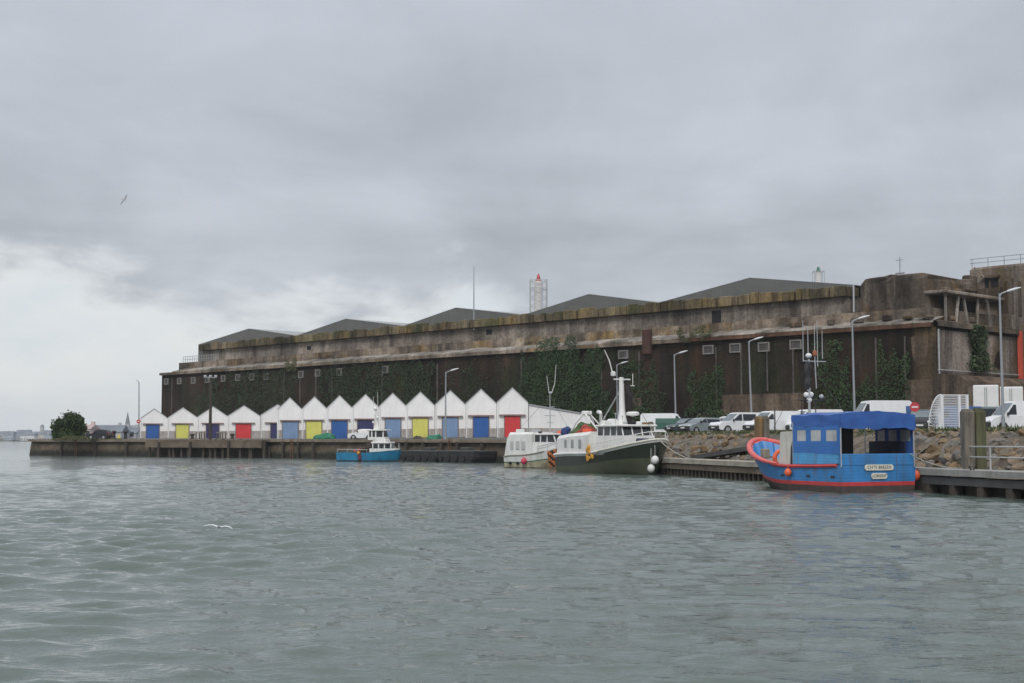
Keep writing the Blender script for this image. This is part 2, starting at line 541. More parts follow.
for px in (66, 100, 131, 287, 303, 318, 411, 428, 446, 462, 487):
    p, a = qpt0(px); n2 = Vector((math.sin(a), -math.cos(a), 0))
    m = MB(); q = p + n2 * .62 - Vector((ox, oy, 0)); m.box((q.x, q.y, .55), (.3, .3, 3.3), 0, a); m.build("fender_post", wood_dark, qw)
for px in (81, 296, 455):
    p, a = qpt0(px); n2 = Vector((math.sin(a), -math.cos(a), 0)); t2 = Vector((math.cos(a), math.sin(a), 0))
    q = p + n2 * .72 - Vector((ox, oy, 0)); m = MB()
    for sgn_ in (-.22, .22): m.tube(tuple(q + t2 * sgn_ + Vector((0, 0, -.6))), tuple(q + t2 * sgn_ + Vector((0, 0, 2.6))), .04, n=5)
    for k_ in range(9): m.tube(tuple(q - t2 * .22 + Vector((0, 0, -.4 + k_ * .33))), tuple(q + t2 * .22 + Vector((0, 0, -.4 + k_ * .33))), .03, n=5)
    m.build("ladder", rust, qw)

# timber jetty on piles in front of the quay, left part (px 158-275)
def qpt(px):
    """point on the quay line seen at column px"""
    k = (px - 512) / F
    for (x0, y0), (x1, y1) in zip(QUAY[1:], QUAY[2:]):
        # x0+t dx = k (y0+t dy)
        den = (x1 - x0) - k * (y1 - y0)
        t = (k * y0 - x0) / den
        if -0.001 <= t <= 1.001:
            return Vector((x0 + t * (x1 - x0), y0 + t * (y1 - y0), 0)), math.atan2(y1 - y0, x1 - x0)
    return None
p0, a0 = qpt(159); p1, _ = qpt(274)
wood_brown = mat("jetty_beam", (0.14, 0.11, 0.08), 0.9, 0.4, 0.5, dirt=(0.05, 0.04, 0.03), bmp=0.4)
tj = thing("timber_jetty", "dark open timber jetty on piles along the stone quay below the white sheds", "jetty", (p0.x, p0.y, 0), a0)
L = (p1 - p0).length
mb = MB(); mb.box((L / 2, -1.1, 2.27), (L, 2.0, 0.25)); mb.build("deck", wood_brown, tj)
mb = MB(); mb.box((L / 2, -2.15, 1.72), (L, 0.3, 0.8))
mb.build("fascia_beam", wood_brown, tj)
pile = MB(); pile.tube((0, 0, -2), (0, 0, 2.55), 0.21, 0.19, 0, 10)
pm = None
npile = 17
for i in range(npile):
    if pm is None:
        pm = pile.build("pile", wood_dark, tj)
        o = pm
    else:
        o = pm.copy(); COL.objects.link(o)
    o.location = (0.3 + (L - 0.6) * i / (npile - 1) + RND.uniform(-.6, .6), -2.5 if i % 5 == 2 else -1.75, RND.uniform(-.55, 0.0))
mb = MB(); mb.box((L / 2, -0.6, 0.2), (L, 0.12, 2.6)); mb.build("under_deck_shade", wood_dark, tj)  # dark sheet painting the shade of the gap under the deck

# ------------------------------------------------------------------ boulders
rock_mats = [mat("rock_tan", (0.20, 0.155, 0.105), 0.9, 0.4, 1.6, dirt=(0.07, 0.06, 0.05), dirt_amt=0.8, bmp=0.7),
             mat("rock_grey", (0.165, 0.152, 0.135), 0.9, 0.4, 1.6, dirt=(0.06, 0.055, 0.05), dirt_amt=0.8, bmp=0.7),
             mat("rock_ochre", (0.19, 0.132, 0.07), 0.9, 0.4, 1.6, dirt=(0.07, 0.055, 0.04), dirt_amt=0.8, bmp=0.7)]
import bmesh
def rock_mesh(seed, m):
    r = random.Random(seed)
    bm = bmesh.new(); bmesh.ops.create_icosphere(bm, subdivisions=2, radius=0.5)
    planes = [(Vector((r.gauss(0, 1), r.gauss(0, 1), r.gauss(0, 1))).normalized(), r.uniform(.16, .40)) for _ in range(11)]
    for v in bm.verts:
        for nrm, d in planes:
            k = v.co.dot(nrm)
            if k > d: v.co -= nrm * (k - d)
        v.co += Vector((r.uniform(-1, 1), r.uniform(-1, 1), r.uniform(-1, 1))) * .03
        v.co.z *= .8
    me = bpy.data.meshes.new("boulder"); bm.to_mesh(me); bm.free()
    me.materials.append(m)
    return me
rocks = [rock_mesh(s, rock_mats[s % 3 if s < 6 else s % 2]) for s in range(8)]
nrock = 0
spots = []
for y in np.arange(124, 92, -0.78):      # far stretch
    for d in (3.3, 4.4, 5.5, 6.6, 7.8):
        spots.append((y, d, .72))
for y in np.arange(78, 44, -0.72):       # right stretch, larger stones
    for d in (3.2, 4.1, 5.1, 6.1, 7.1, 8.0):
        spots.append((y, d, .9))
RND.shuffle(spots)
for y, d, s in spots:
    if nrock >= 298: break
    p = off(y + RND.uniform(-.3, .3), d + RND.uniform(-.35, .35))
    z = 0.45 + (d - 3.0) / 5.8 * 2.45
    px = 512 + F * p[0] / p[1]
    if px > 1040 or px < 648 or 764 < px < 846 or 884 < px < 908: continue
    o = bpy.data.objects.new("boulder", RND.choice(rocks)); COL.objects.link(o)
    k = s * RND.uniform(.65, 1.5)
    o.scale = (k * RND.uniform(.9, 1.4), k, k * RND.uniform(.7, 1.0))
    o.rotation_euler = (RND.uniform(-.5, .5), RND.uniform(-.5, .5), RND.uniform(0, 6.28))
    o.location = (p[0], p[1], z + .1)
    tag(o, "rough tan and grey boulder in the riprap bank behind the jetty", "boulder", "boulders of the riprap bank")
    nrock += 1

# small stones filling the gaps between the boulders
tpl = []
for q in range(4):
    me = rock_mesh(90 + q, rock_mats[q % 3]); tpl.append(([v.co.copy() for v in me.vertices], [tuple(p.vertices) for p in me.polygons])); bpy.data.meshes.remove(me)
v = []; f = []; mi = []
rr0 = random.Random(77)
for i in range(3600):
    y = rr0.uniform(32, 130); d = rr0.uniform(2.4, TOPD + .2); p = off(y, d); px = 512 + F * p[0] / p[1]
    if px > 1400 or px < 640 or 764 < px < 840: continue
    z = 0.35 + (d - 3.0) / 5.8 * 2.45; k = rr0.uniform(.25, .75); o = len(v); vs_, fs_ = rr0.choice(tpl)
    R3 = Matrix.Rotation(rr0.uniform(0, 6.28), 3, 'Z') @ Matrix.Rotation(rr0.uniform(-.6, .6), 3, 'X')
    v += [tuple(R3 @ (c * k) + Vector((p[0], p[1], z + .08))) for c in vs_]
    f += [tuple(j + o for j in q) for q in fs_]; mi += [rr0.choice((0, 1, 1, 0, 2))] * len(fs_)
tag(raw_mesh("rubble", v, f, rock_mats, mi), "small broken stones packed between the boulders of the bank", "rubble", kind="stuff")

# grass fringe along the top of the bank
gm = [mat("grass_a", (0.07, 0.095, 0.03), 0.9, 0.3, 2), mat("grass_b", (0.115, 0.11, 0.05), 0.9, 0.3, 2), mat("grass_c", (0.05, 0.08, 0.028), 0.9, 0.3, 2)]
v = []; f = []; mi = []
for i in range(9000):
    y = RND.uniform(44, 134); d = TOPD + RND.gauss(0.3, .75)
    p = off(y, d); hgt = RND.uniform(.06, .24) * (1.0 if RND.random() < .9 else 1.8); a = RND.uniform(0, 3.14); wd = RND.uniform(.03, .07)
    if d < TOPD - .1: z0 = 2.98 - (TOPD - d) * .5
    else: z0 = 2.98
    k = len(v)
    v += [(p[0] - wd * math.cos(a), p[1] - wd * math.sin(a), z0), (p[0] + wd * math.cos(a), p[1] + wd * math.sin(a), z0), (p[0] + RND.uniform(-.15, .15), p[1] + RND.uniform(-.15, .15), z0 + hgt)]
    f.append((k, k + 1, k + 2)); mi.append(RND.choice((0, 0, 1, 1, 2)))
tag(raw_mesh("grass", v, f, gm, mi), "rough green grass along the top of the boulder bank", "grass", kind="stuff")

# ------------------------------------------------------------------ right-hand jetties
deck_pale = mat("jetty_deck", (0.33, 0.30, 0.25), 0.9, 0.3, 0.8, dirt=(0.12, 0.10, 0.08), bmp=0.3)
def jetty_line(name, label, y0, y1, npl, mats_deck, zt, pr, bottom):
    a = Vector((jx(y0), y0, 0)); b = Vector((jx(y1), y1, 0)); L = (b - a).length
    t = thing(name, label, "jetty", a, math.atan2(b.y - a.y, b.x - a.x))
    m = MB(); m.cbox((L / 2, 1.15, zt - .10), (L, 2.3, .2), 0, .02); m.build("deck", mats_deck[0], t)
    m = MB(); m.box((L / 2, -.12, zt - .12), (L, .22, .28)); m.build("edge_beam", mats_deck[1], t)
    m = MB(); m.box((L / 2, -.02, zt - .50), (L, .2, .34)); m.build("lower_beam", mats_deck[2], t)
    m = MB(); m.box((L / 2, .55, -.2), (L, .1, 2.0)); m.build("under_deck_shade", wood_dark, t)  # dark sheet standing in for the shade behind the piles
    proto = None
    for i in range(npl):
        if proto is None:
            m = MB(); m.box((0, 0, (bottom - 1.5) / 2), (pr * 2, pr * 2, bottom + 1.5), 0); proto = o = m.build("pile", wood_dark, t)
        else:
            o = proto.copy(); COL.objects.link(o)
        o.location = (.3 + (L - .6) * i / (npl - 1) + RND.uniform(-.06, .06), .12, 0); o.rotation_euler = (0, RND.uniform(-.02, .02), RND.uniform(-.1, .1))
    return t, L
jetty_line("pile_jetty", "low pale edged jetty on close-set dark piles between the green trawler and the blue boat", 104.5, 79.5, 36, (deck_pale, deck_pale, wood_brown), 1.12, .13, .6)
steel_edge = mat("pontoon_edge", (0.27, 0.265, 0.25), 0.7, 0.25, 0.7, dirt=(0.12, 0.10, 0.08))
steel_dark = mat("pontoon_dark", (0.065, 0.065, 0.063), 0.7, 0.3, 0.7, dirt=(0.05, 0.045, 0.04))
tp, Lp = jetty_line("steel_jetty", "grey steel edged jetty with handrail to the right of the blue boat", 64.9, 42, 12, (steel_edge, steel_edge, steel_dark), 1.12, .22, .55)
# railing along the back of it
rl = MB()
for z in (2.15, 1.68):
    rl.tube((0.1, 1.9, z), (6.6, 1.9, z), .035)
rl.path([(6.6, 1.9, 1.1), (6.6, 1.9, 2.0), (6.75, 1.9, 2.15), (7.1, 1.9, 2.15)], .05)
rl.tube((0.2, 1.9, 1.1), (.2, 1.9, 2.15), .04); rl.tube((2.4, 1.9, 1.1), (2.4, 1.9, 2.15), .04)
rl.tube((7.1, 1.9, 1.1), (7.1, 1.9, 2.3), .075)
rl.build("handrail", galv, tp)
m = MB(); m.cbox((-3.1, 1.75, 1.02), (6.0, 1.1, .2), 0, .02); m.build("landing", steel_edge, tp)
m = MB(); m.box((-3.1, 1.4, .1), (6.0, .12, 1.6)); m.build("landing_shade", wood_dark, tp)  # dark sheet painting the shade beneath the landing
cl = MB(); cl.path([(3.0, .5, 1.14), (2.85, .5, 1.3), (3.35, .5, 1.3), (3.2, .5, 1.14)], .05); cl.build("mooring_cleat", steel_dark, tp)

# gangway leaning on the bank
p = at(692, 458, 101); q = at(748, 449, 97)
gw = thing("gangway", "grey boarded gangway sloping down the boulders to the pile jetty", "gangway", (p.x, p.y, 0), math.atan2(q.y - p.y, q.x - p.x))
Lg = math.hypot(q.x - p.x, q.y - p.y); rise = q.z - p.z
ry = -math.atan2(rise, Lg)
m = MB(); m.box((Lg / 2, .5, (p.z + q.z) / 2 - .05), (Lg * 1.02, 1.1, .1), 0, 0, ry); m.build("deck", mat("gangway_boards", (.20, .18, .15), .9, .3, 1.5), gw)
m = MB()
for s in (-.08, 1.08):
    m.box((Lg / 2, s, (p.z + q.z) / 2 + .03), (Lg * 1.02, .08, .3), 0, 0, ry)
m.build("side_beam", steel_dark, gw)

# dolphins: paired mooring piles
dol_a = mat("pile_weathered", (0.15, 0.135, 0.11), 0.95, 0.45, 1.2, stretch=(3, 3, .4), dirt=(0.035, 0.03, 0.025), dirt_amt=.8, bmp=.7)
dol_b = mat("pile_mossy", (0.080, 0.082, 0.042), 0.95, 0.5, 1.0, stretch=(3, 3, .4), dirt=(0.04, 0.035, 0.02), bmp=.7)
dol_c = mat("pile_brown", (0.20, 0.125, 0.055), 0.95, 0.4, 1.2, stretch=(3, 3, .4), dirt=(0.05, 0.04, 0.02), bmp=.7)
def dolphin(px0, px1, pytop, Y, label, ma, mb_):
    a = at(px0, pytop, Y); b = at(px1, pytop, Y); wd = b.x - a.x
    t = thing("mooring_pile", label, "mooring pile", ((a.x + b.x) / 2, Y, 0), RND.uniform(-.15, .15), "mooring piles along the bank")
    for k, mm in ((-1, ma), (1, mb_)):
        m = MB(); r = wd / 4 * 1.02
        prof = [(r * .98, -1.5), (r, 0), (r * 1.02, a.z - .5), (r * .99, a.z - .06), (r * .8, a.z + .02 * k)]
        m.lathe((k * wd / 4, 0, 0), prof, 0, 9, False)
        # squared-up timber sheathing
        m.cbox((k * wd / 4, 0, a.z / 2 - .8), (wd / 2 * .93, wd * .75, a.z + 1.4), 0, .05)
        m.build("post", mm, t)
dolphin(961.5, 983.5, 408.5, 65, "thick weathered grey and mossy mooring pile on the steel jetty at right", dol_a, dol_b)
dolphin(755, 768.5, 416, 84.5, "brown and grey mooring pile just left of the white wheelhouse of the blue boat", dol_c, dol_a)
dolphin(642, 653.5, 422, 112, "ochre brown mooring pile behind the bow rail of the green trawler", dol_c, dol_a)
# ------------------------------------------------------------------ bunker
Cn = at(936, 322, 162.0)                       # top right corner of the lower wall
ZT = Cn.z
d_ = ray(162, 373); t_ = (ZT - CZ) / d_[2]
Lf = Vector((d_[0] * t_, d_[1] * t_, ZT))      # top left corner
ex = (Cn - Lf); BL = ex.length; ex.normalize()
ey = Vector((-ex.y, ex.x, 0))
BA = math.atan2(ex.y, ex.x)
B0 = Vector((Cn.x, Cn.y, 0))
print("bunker length", BL, "top", ZT, "corner", Cn, "left", Lf)

def bun(px, py, d=0.0):
    """where the line of sight of a pixel meets the plane y=d of the bunker; local x, z"""
    r = Vector(ray(px, py)); o = Vector((0, 0, CZ)) - B0
    t = (d - o.dot(ey)) / r.dot(ey)
    p = o + r * t
    return p.dot(ex), p.z
def bworld(x, y, z=0):
    return B0 + ex * x + ey * y + Vector((0, 0, z))

con_dark = concrete("wall_dark", (0.015, 0.0105, 0.0078), (0.060, 0.039, 0.027), stain=(0.060, 0.030, 0.017), st_lo=.5, st_hi=.66, moss=(0.022, 0.030, 0.012), ms_lo=.47, ms_hi=.62, streak=.75)
con_brown = concrete("wall_ochre", (0.13, 0.10, 0.075), (0.32, 0.265, 0.21), stain=(0.22, 0.145, 0.06), st_lo=.5, st_hi=.64, streak=.6)
con_grey = concrete("wall_grey", (0.155, 0.132, 0.11), (0.29, 0.252, 0.215), streak=.5)
con_lichen = concrete("parapet_lichen", (0.09, 0.073, 0.048), (0.22, 0.175, 0.105), stain=(0.24, 0.165, 0.06), st_lo=.5, st_hi=.66, moss=(0.06, 0.065, 0.025), ms_lo=.5, ms_hi=.62, streak=.75)
con_light = concrete("ledge_light", (0.17, 0.15, 0.125), (0.33, 0.30, 0.265), streak=.45, moss=(0.10, 0.085, 0.04))
con_side = concrete("side_wall", (0.18, 0.15, 0.128), (0.34, 0.29, 0.255), stain=(0.20, 0.145, 0.085), streak=.5)
con_block = concrete("block_dark", (0.075, 0.060, 0.047), (0.165, 0.135, 0.108), stain=(0.14, 0.085, 0.035), st_lo=.5, st_hi=.62, moss=(0.05, 0.052, 0.03), streak=.7)
rustc = concrete("rusty_cornice", (0.075, 0.042, 0.027), (0.16, 0.085, 0.05), streak=.5)
roof_m, rnt, rb = new_mat("hangar_roof_sheet")
rn = noise(rnt, .5, 4, .6)
rr = ramp(rnt, rn.outputs["Fac"], [(0.3, (0.115, 0.120, 0.112)), (0.7, (0.15, 0.155, 0.145))])
tcn = N(rnt, "ShaderNodeTexCoord"); wv = N(rnt, "ShaderNodeTexWave"); wv.inputs["Scale"].default_value = .9; wv.inputs["Distortion"].default_value = 0
rnt.links.new(tcn.outputs["Object"], wv.inputs[0])
wr = ramp(rnt, wv.outputs["Fac"], [(0.0, .70), (0.3, 1.0)])
rnt.links.new(mix(rnt, 1.0, rr.outputs[0], wr.outputs[0], "MULTIPLY"), rb.inputs["Base Color"])
rb.inputs["Roughness"].default_value = .6
roof_top = mat("hangar_roof_top", (0.30, 0.32, 0.31), .55, .12, .4)
shade_m = mat("opening_shade", (0.012, 0.012, 0.013), .9, .3, 1)  # near-black colour standing in for the shade inside openings

bk = thing("bunker", "massive dark concrete submarine bunker with ivy covered wall and ochre upper tiers", "bunker", B0, BA)
def grid_wall(x0, x1, z0, z1, y, depth, nx, nz, amp, m, name, seed=1, parent=bk, batter=0.0):
    """wall slab whose face is slightly uneven"""
    r = random.Random(seed); v = []; f = []
    for i in range(nx + 1):
        for k in range(nz + 1):
            e = amp if 0 < i < nx and 0 < k < nz else 0
            tz = k / nz
            v.append((x0 + (x1 - x0) * i / nx, y + batter * tz + r.uniform(-e, e), z0 + (z1 - z0) * tz))
    q = nz + 1
    for i in range(nx):
        for k in range(nz):
            f.append((i * q + k, (i + 1) * q + k, (i + 1) * q + k + 1, i * q + k + 1))
    b0 = len(v)
    for i in range(nx + 1):
        for k in (0, nz):
            p = v[i * q + k]; v.append((p[0], y + depth, p[2]))
    for i in range(nx):
        f.append((i * q + nz, (i + 1) * q + nz, b0 + 2 * (i + 1) + 1, b0 + 2 * i + 1))
        f.append((i * q, b0 + 2 * i, b0 + 2 * (i + 1), (i + 1) * q))
        f.append((b0 + 2 * i, b0 + 2 * i + 1, b0 + 2 * (i + 1) + 1, b0 + 2 * (i + 1)))
    f.append(tuple([k for k in range(nz + 1)] + [b0 + 1, b0]))
    f.append(tuple([nx * q + k for k in range(nz, -1, -1)] + [b0 + 2 * nx, b0 + 2 * nx + 1]))
    mbx = MB(); mbx.add(v, f); return mbx.build(name, m, parent)

zl = ZT - .55
grid_wall(-BL, 0, 0, zl, 0, 60, 120, 12, .05, con_dark, "lower_wall", 3)
# rusty cornice just under the ledge, right half; mossy brown lip on the left half
xr, _ = bun(690, 350)
m = MB(); m.box(((xr + 0) / 2 - .2, -.12, ZT - .28), (-xr - .4, 1.0, .5)); m.build("cornice", rustc, bk)
m = MB(); m.box(((-BL + xr) / 2 - .02, -.12, ZT - .28), (BL + xr - .08, 1.0, .5)); m.build("cornice", con_brown, bk)
# broken sloping ledge
r = random.Random(4); v = []; f = []
x2l, _ = bun(178, 370, 2.0)
nx = 140
for i in range(nx + 1):
    x = x2l + 2.0 + (-.1 - x2l - 2.0) * i / nx
    e = r.uniform(-.10, .10)
    v += [(x, -.45 + r.uniform(-.25, .05), ZT - .02 + e * .4), (x, -.40, ZT + .22 + e), (x, 2.4, ZT + .85 + r.uniform(-.12, .12))]
for i in range(nx):
    for k in range(2):
        f.append((i * 3 + k, (i + 1) * 3 + k, (i + 1) * 3 + k + 1, i * 3 + k + 1))
raw_mesh("ledge", v, f, con_light, parent=bk)
# second tier
Z2 = bun(850, 313, 2.2)[1]
x2r, _ = bun(930, 318, 2.2)
grid_wall(x2l, x2r, ZT - .1, Z2, 2.2, 40, 90, 3, .10, con_brown, "second_tier", 5)
# third tier, and the toothed parapet over it
x3l, _ = bun(203, 350, 5.0); x3r, _ = bun(850, 300, 5.0)
Z3 = bun(850, 296.5, 5)[1]; Z4 = bun(848, 284.8, 4.2)[1]
print("tiers", Z2, Z3, Z4, "L", bun(203, 357, 2.2)[1], bun(203, 349.5, 5)[1], bun(203, 345, 4.2)[1])
grid_wall(x3l, x3r, Z2 - .2, Z3, 5.0, 30, 80, 3, .06, con_grey, "third_tier", 6)
m = MB(); r = random.Random(9)
m.box(((x3l + x3r) / 2, 5.6, (Z3 + Z4) / 2 - .1), (x3r - x3l + .6, 1.9, Z4 - Z3 - .25))
x = x3l - .2
while x < x3r - .5:
    wd = r.choice((.7, 1.0, 1.3, 1.6, 1.9, 2.1)) * r.uniform(.9, 1.1); hh = r.uniform(-.28, .16)
    m.cbox((x + wd / 2, 4.5 + r.uniform(-.14, .10), (Z3 + Z4) / 2 + hh / 2), (wd, .75, Z4 - Z3 + hh), 0, .07)
    x += wd + r.choice((.05, .1, .3))
m.build("parapet", con_lichen, bk)
# dark panels painting the shade of holes in the third tier
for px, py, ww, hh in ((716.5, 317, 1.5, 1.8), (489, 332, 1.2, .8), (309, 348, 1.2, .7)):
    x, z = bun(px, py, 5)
    m = MB(); m.box((x, 4.98, z), (ww, .1, hh)); m.build("opening_shade_panel", shade_m, bk)
# hangar roofs
pk = [250, 347, 457, 590, 751]; vy = [200, 298, 405, 525, 660, 856]
pyk = [327.5, 318, 309.5, 297, 276.5]
ZR = sum(bun(a, b, 9)[1] for a, b in zip(pk, pyk)) / 5
ZV = bun(660, 303, 9)[1]
print("roof", ZR, [bun(a, b, 9)[1] for a, b in zip(pk, pyk)], ZV)
xs = [bun(p, 310, 9)[0] for p in vy]
for i in range(5):
    xa, xb = xs[i], xs[i + 1]; xm = bun(pk[i], pyk[i], 9)[0]
    xa += .03; xb -= .03
    m = MB()
    m.add([(xa, 8.72, Z2), (xb, 8.72, Z2), (xb, 8.72, ZV), (xm, 8.72, ZR), (xa, 8.72, ZV)], [(0, 1, 2, 3, 4)], 0)
    m.add([(xa, 8.7, ZV + .04), (xm, 8.7, ZR + .04), (xm, 62, ZR + .04), (xa, 62, ZV + .04)], [(0, 1, 2, 3)], 1)
    m.add([(xb, 8.7, ZV + .04), (xm, 8.7, ZR + .04), (xm, 62, ZR + .04), (xb, 62, ZV + .04)], [(0, 1, 2, 3)], 1)
    m.build("hangar_roof", [roof_m, roof_top], bk)
# rail on the far left end of the second tier
m = MB(); xx = x2l + .3
x_end = x3l + 9
for i in range(16):
    x = xx + (x_end - xx) * i / 15
    m.tube((x, 3.0, Z2 - .05), (x, 3.0, Z2 + 1.3), .05, n=5)
for z in (.65, 1.3):
    m.tube((xx, 3.0, Z2 + z), (x_end, 3.0, Z2 + z), .04, n=5)
m.build("roof_railing", lamp_grey, bk)

# square frames of the vents under the cornice
vent_px = [(167, 381.5), (180, 381), (194, 380.5), (208, 379.5), (224, 378.5), (238.5, 377.5), (252.5, 377), (267, 376.5), (301.5, 374.5), (318.5, 373), (340, 372), (386, 369.5), (624, 354.5), (709, 349.7), (736, 348), (764.5, 347), (796.5, 344.5)]
frame_m = mat("vent_frame", (0.24, 0.225, 0.21), .8, .2, 2, dirt=(0.15, .12, .1))
vent_in = mat("vent_inner", (0.075, 0.070, 0.067), .9, .3, 2)
for i, (px, py) in enumerate(vent_px):
    x, z = bun(px, py)
    big = px > 600
    W, H = (1.6, 1.05) if big else (1.3, 1.1)
    t = .15
    m = MB(); m.box((x, -.09, z), (W - .1, .1, H - .1)); pn = m.build("vent", vent_in, bk)
    m = MB()
    m.box((x, -.13, z + H / 2), (W + t, .28, t)); m.box((x, -.13, z - H / 2), (W + t, .28, t))
    m.box((x - W / 2, -.131, z), (t, .27, H - t)); m.box((x + W / 2, -.131, z), (t, .27, H - t))
    m.build("vent_frame", frame_m, pn)
# pale drain pipes
pipe_m = mat("drain_pipe", (0.115, 0.10, 0.092), .8, .4, 1, dirt=(.05, .04, .035), dirt_amt=.7)
for px in (173, 285, 301, 317, 333, 383, 438, 522, 602, 640, 717, 742, 768, 794, 877, 906):
    x, _ = bun(px, 370)
    zb = RND.uniform(3, 9)
    m = MB(); m.box((x, -.14, (zb + zl - .9) / 2), (RND.uniform(.11, .2), .18, zl - .9 - zb)); m.build("drain_pipe", pipe_m, bk)
# pale lower facing at the wall foot
con_foot = concrete("foot_render", (0.085, 0.06, 0.043), (0.175, 0.13, 0.095), streak=.75)
for pa, pb, py in ((722, 803, 395), (625, 641, 398), (905, 934, 380)):
    xa, z = bun(pa, py, -.3); xb, _ = bun(pb, py, -.3)
    grid_wall(xa, xb, 0, z, -.3, .28, 14, 4, .03, con_foot, "foot_wall", int(pa))
xa, z = bun(644.5, 330, -.5); xb, z1 = bun(652.5, 354, -.5)
m = MB(); m.cbox(((xa + xb) / 2, -.78, (z + z1) / 2), (xb - xa, .6, z - z1), 0, .06); m.build("rusty_plate", mat("rust_red", (.065, .028, .02), .9, .4, 1.2, dirt=(.05, .03, .02)), bk)
xa, za = bun(919.5, 353.5)
m = MB()
m.prism([(xa - 1.1, za + 2.0), (xa + 1.0, za + 2.1), (xa + 1.25, za + .6), (xa + .6, za - 1.3), (xa - .3, za - 1.5), (xa - .9, za - .2)], 'y', -.06, -.005)
m.build("repair_patch", con_foot, bk)
# ochre-stained strip at the corner
con_och = concrete("corner_ochre", (0.065, 0.047, 0.03), (0.12, 0.088, 0.052), stain=(.15, .09, .03), streak=.6)
xa, _ = bun(915, 350); grid_wall(xa, -.02, 0, zl - .05, -.05, .04, 6, 8, .0, con_och, "stained_strip", 8)

# side wall facing right (plane x = 0), its ledge and the lower annexe
def side(px, py, x=0.0):
    r_ = Vector(ray(px, py)); o = Vector((0, 0, CZ)) - B0
    t = (x - o.dot(ex)) / r_.dot(ex); p = o + r_ * t
    return p.dot(ey), p.z
m = MB(); g = []
rr_ = random.Random(21)
for i in range(25):
    for k in range(9):
        e = .08 if 0 < i < 24 and 0 < k < 8 else 0
        g.append((.06 + rr_.uniform(-e, e), 60 * i / 24, (zl - .3) * k / 8))
m.add(g, [(i * 9 + k, (i + 1) * 9 + k, (i + 1) * 9 + k + 1, i * 9 + k + 1) for i in range(24) for k in range(8)])
m.build("side_wall", con_side, bk)
m = MB(); g = []
for i in range(41):
    y = -.4 + 60 * i / 40; e = rr_.uniform(-.1, .1)
    g += [(.45 + rr_.uniform(-.1, .2), y, ZT - .5), (.4, y, ZT + .1 + e), (-2.4, y, ZT + .8 + rr_.uniform(-.1, .1))]
m.add(g, [(i * 3 + k, (i + 1) * 3 + k, (i + 1) * 3 + k + 1, i * 3 + k + 1) for i in range(40) for k in range(2)])
m.build("side_ledge", con_block, bk)
m = MB(); m.tube((.3, -.2, bun(936, 370)[1]), (.3, 30, bun(936, 370)[1]), .09); m.tube((.25, .1, 2), (.25, .1, ZT - .8), .09)
m.build("side_pipe", galv, bk)
# annexe with rounded earth-brown top and pilasters
xq = 4.5
y0, za = side(938, 374, xq); y1 = 62; zt = side(960, 374, xq)[1]
m = MB()
prof = [(0.1, 0), (xq, 0), (xq, zt - 1.6), (xq - .25, zt - .7), (xq - 1.1, zt - .1), (xq - 2.2, zt + .1), (.1, zt + .3)]
m.prism(prof, 'y', -1.2, 60); m.build("annexe", con_foot, bk)
m = MB()
for i in range(22):
    y = -1 + i * 2.5
    m.box((xq + .2, y, (zt - 1.4) / 2), (.4, .7, zt - 1.4))
m.build("annexe_pilasters", con_brown, bk)
m = MB(); m.box((xq + .06, 29, zt / 2 - 1.0), (.1, 59, zt - 2.4)); m.build("annexe_recess_shade", con_dark, bk)  # darker panel paints the shade between the pilasters
# big casemate block at the right end of the roof
xa, _ = bun(857, 290, 2.6); xb, _ = bun(926, 290, 2.6)
zt = bun(890, 274.5, 2.6)[1]
def rblock(x0, x1, y0, y1, z0, z1, ch, name, mm, seed):
    rr2 = random.Random(seed); rings = []
    for z, i in ((z0, 0), ((z0 + z1) / 2, .05), (z1 - ch, .12), (z1 - ch * .35, ch * .35), (z1, ch)):
        ring = []
        pts = [(x0 + i, y0 + i + ch), (x0 + i + ch * .4, y0 + i + ch * .3), (x0 + i + ch, y0 + i)]
        for q in range(1, 7): pts.append((x0 + i + ch + (x1 - x0 - 2 * i - 2 * ch) * q / 7, y0 + i))
        pts += [(x1 - i - ch, y0 + i), (x1 - i - ch * .4, y0 + i + ch * .3), (x1 - i, y0 + i + ch), (x1 - i, y1), (x0 + i, y1)]
        rings.append([(p[0] + rr2.uniform(-.2, .2), p[1] + rr2.uniform(-.2, .2), z + rr2.uniform(-.12, .12)) for p in pts])
    mq = MB(); mq.loft(rings, 0, True); return mq.build(name, mm, bk)
rblock(xa, xb, 2.6, 12, ZT + .5, zt, .85, "casemate", con_block, 2)
zt2 = bun(945, 282, 7)[1]
rblock(xb - 1.5, -4.6, 5.5, 15, ZT + .4, zt2, .8, "rear_casemate", con_block, 3)
m = MB(); x, z = bun(900, 274, 4); m.tube((x, 4, z - .5), (x, 4, bun(900, 257, 4)[1]), .06); zz = bun(900, 260, 4)[1]; m.tube((x - .5, 4, zz), (x + .5, 4, zz), .04); m.tube((x - .6, 4, z + .1), (x + .6, 4, z + .1), .1)
m.build("roof_aerial", lamp_grey, bk)
# drain pipe where parapet ends
x, z = bun(854, 285, 2.4); m = MB(); m.tube((x, 2.3, z), (x, 2.3, bun(854, 312, 2.4)[1]), .12); m.build("white_pipe", galv, bk)
